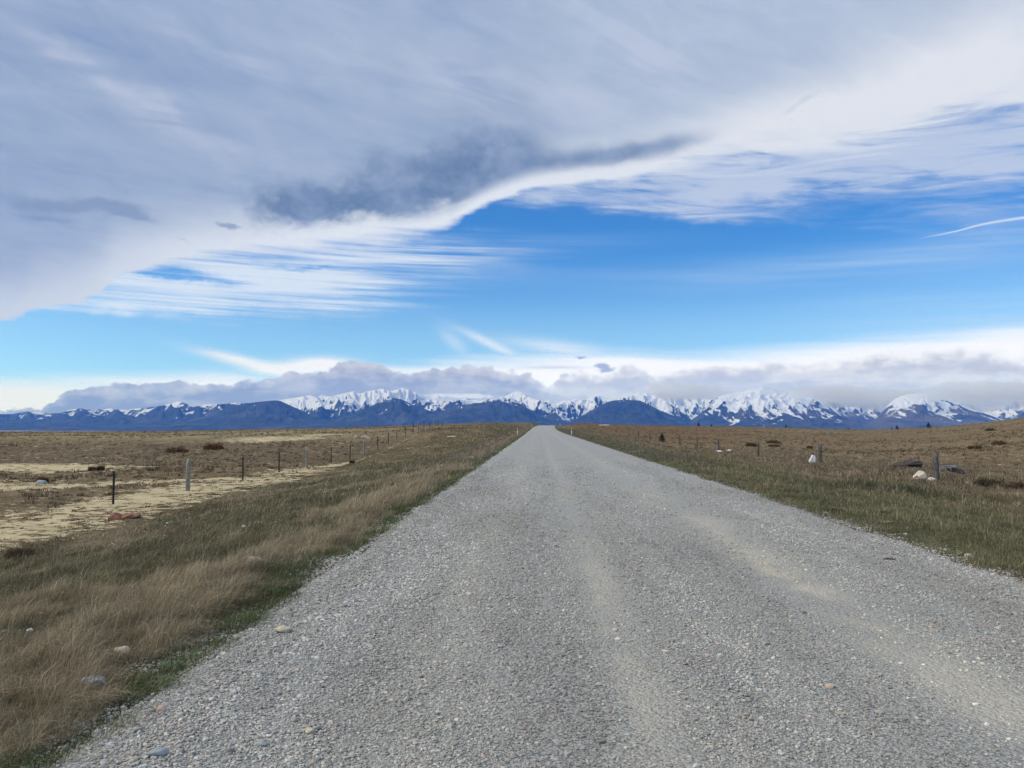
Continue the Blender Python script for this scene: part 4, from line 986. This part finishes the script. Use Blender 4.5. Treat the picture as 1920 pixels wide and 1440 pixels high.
tuft_thing('grass_clump', 38, 1046, .34, .55, (.115, .085, .05), 900, .006, 'large brown grass clump at the left edge where sand meets verge', 'grass clump', None, .9)
tuft_thing('grass_clump', 742, 963, .34, .5, (.10, .105, .055), 130, .009, 'spiky green and straw grass clump leaning over the left road edge', 'grass clump', 'spiky clumps at the left road edge', 1.3, .6)
tuft_thing('grass_clump', 826, 915, .30, .42, (.13, .13, .075), 110, .009, 'spiky pale grass clump on the left road edge, farther than the other spiky one', 'grass clump', 'spiky clumps at the left road edge', 1.3, .6)
for i, (px, py, w, c, lb) in enumerate(((765, 968, .5, (.30, .32, .26), 'grey-green cushion plant beside the nearer spiky clump'), (800, 945, .5, (.28, .30, .24), 'grey-green cushion plant between the two spiky clumps'),
        (833, 920, .4, (.30, .30, .24), 'grey-green cushion plant beside the farther spiky clump'), (320, 1262, .22, (.24, .28, .17), 'pale green leafy weed on the gravel edge at lower left'),
        (510, 1118, .22, (.15, .22, .09), 'bright green leafy weed on the gravel edge left of the beige stone'), (1655, 965, .7, (.05, .06, .03), 'dark green low shrub at the right road edge'),
        (1560, 960, .75, (.05, .06, .03), 'dark green low plant at the right road edge, left of the low shrub'))):
    tuft_thing('low_plant', px, py, .09, w * .75, c, 420, .014, lb, 'plant', 'low plants along the road edges', .9)
# pale stalks standing in the right verge
L = []
for px, py, n, h in ((1660, 905, 12, .95), (1740, 918, 10, .7), (1578, 880, 8, .5), (1625, 900, 8, .55), (1500, 900, 10, .4), (1345, 868, 8, .4)):
    p = at(px, py); P = np.stack([p.x + rng.normal(0, .35, n), p.y + rng.normal(0, .35, n), np.full(n, p.z)], 1)
    L.append((P, rng.uniform(.6, 1.0, n) * h, np.full(n, .012), rng.normal(0, .10, (n, 2)), np.tile(np.array([[.13, .105, .08]]), (n, 1)) * rng.uniform(.7, 1.8, (n, 1))))
o = blades(*(np.concatenate(q) for q in zip(*L)), 'dry_stalks', gmat); tag(o, 'thin dry stalks standing in the right verge', 'stalks', kind='stuff')

# ------------------------------------------------------------------ the air
def haze():
    x0, x1, y0, y1, z0, z1 = -24000, 24000, -1500, 29500, -110, 1300
    V = [(x, y, z) for z in (z0, z1) for y in (y0, y1) for x in (x0, x1)]
    Fc = [(0, 2, 3, 1), (4, 5, 7, 6), (0, 1, 5, 4), (2, 6, 7, 3), (0, 4, 6, 2), (1, 3, 7, 5)]
    m = bpy.data.materials.new('haze_material'); m.use_nodes = True; t = m.node_tree; t.nodes.clear()
    o = t.nodes.new('ShaderNodeOutputMaterial'); v = t.nodes.new('ShaderNodeVolumePrincipled')
    v.inputs['Color'].default_value = HAZE_COL + (1,); v.inputs['Absorption Color'].default_value = (1, 1, 1, 1)
    v.inputs['Density'].default_value = HAZE_DEN; v.inputs['Anisotropy'].default_value = 0.0
    t.links.new(v.outputs[0], o.inputs['Volume'])
    ob = bm_obj('haze', V, Fc, m); tag(ob, 'thin blue air between the camera and the mountains', 'haze', kind='stuff')
HAZE_COL = (.07, .27, 1.0); HAZE_DEN = 3.4e-5
haze()
def clouds():
    m = bpy.data.materials.new('cloud_material'); m.use_nodes = True; t = m.node_tree; t.nodes.clear()
    o = t.nodes.new('ShaderNodeOutputMaterial'); v = t.nodes.new('ShaderNodeVolumePrincipled')
    v.inputs['Color'].default_value = (1, 1, 1, 1); v.inputs['Density'].default_value = CLOUD_DEN; v.inputs['Anisotropy'].default_value = .2
    t.links.new(v.outputs[0], o.inputs['Volume'])
    for i, (px, py, wpx, hpx, D, lb) in enumerate(((1600, 749, 190, 30, 20800, 'pale cloud lying on the saddle between the two big right-hand peaks'), (1280, 737, 120, 22, 20800, 'pale cloud capping the ridge left of the big snowy peak'),
            (1860, 744, 270, 34, 20800, 'pale cloud hiding the crest at the far right'), (1745, 741, 60, 12, 16200, 'thin cloud scrap on the right shoulder of the right-hand snowy peak'),
            (1500, 739, 46, 9, 16200, 'thin cloud scrap over the right shoulder of the big snowy peak'))):
        k = D / F; o = rock_mesh('cloud', ((px - VPX) * k, D, EYE + (797 - py) * k), (wpx * k * 1.25, 900, hpx * k * 1.4), m, 30 + i, 5, .55, sink=.5)
        tag(o, lb, 'cloud', 'low clouds on the right-hand peaks')
CLOUD_DEN = 2.2e-3
clouds()
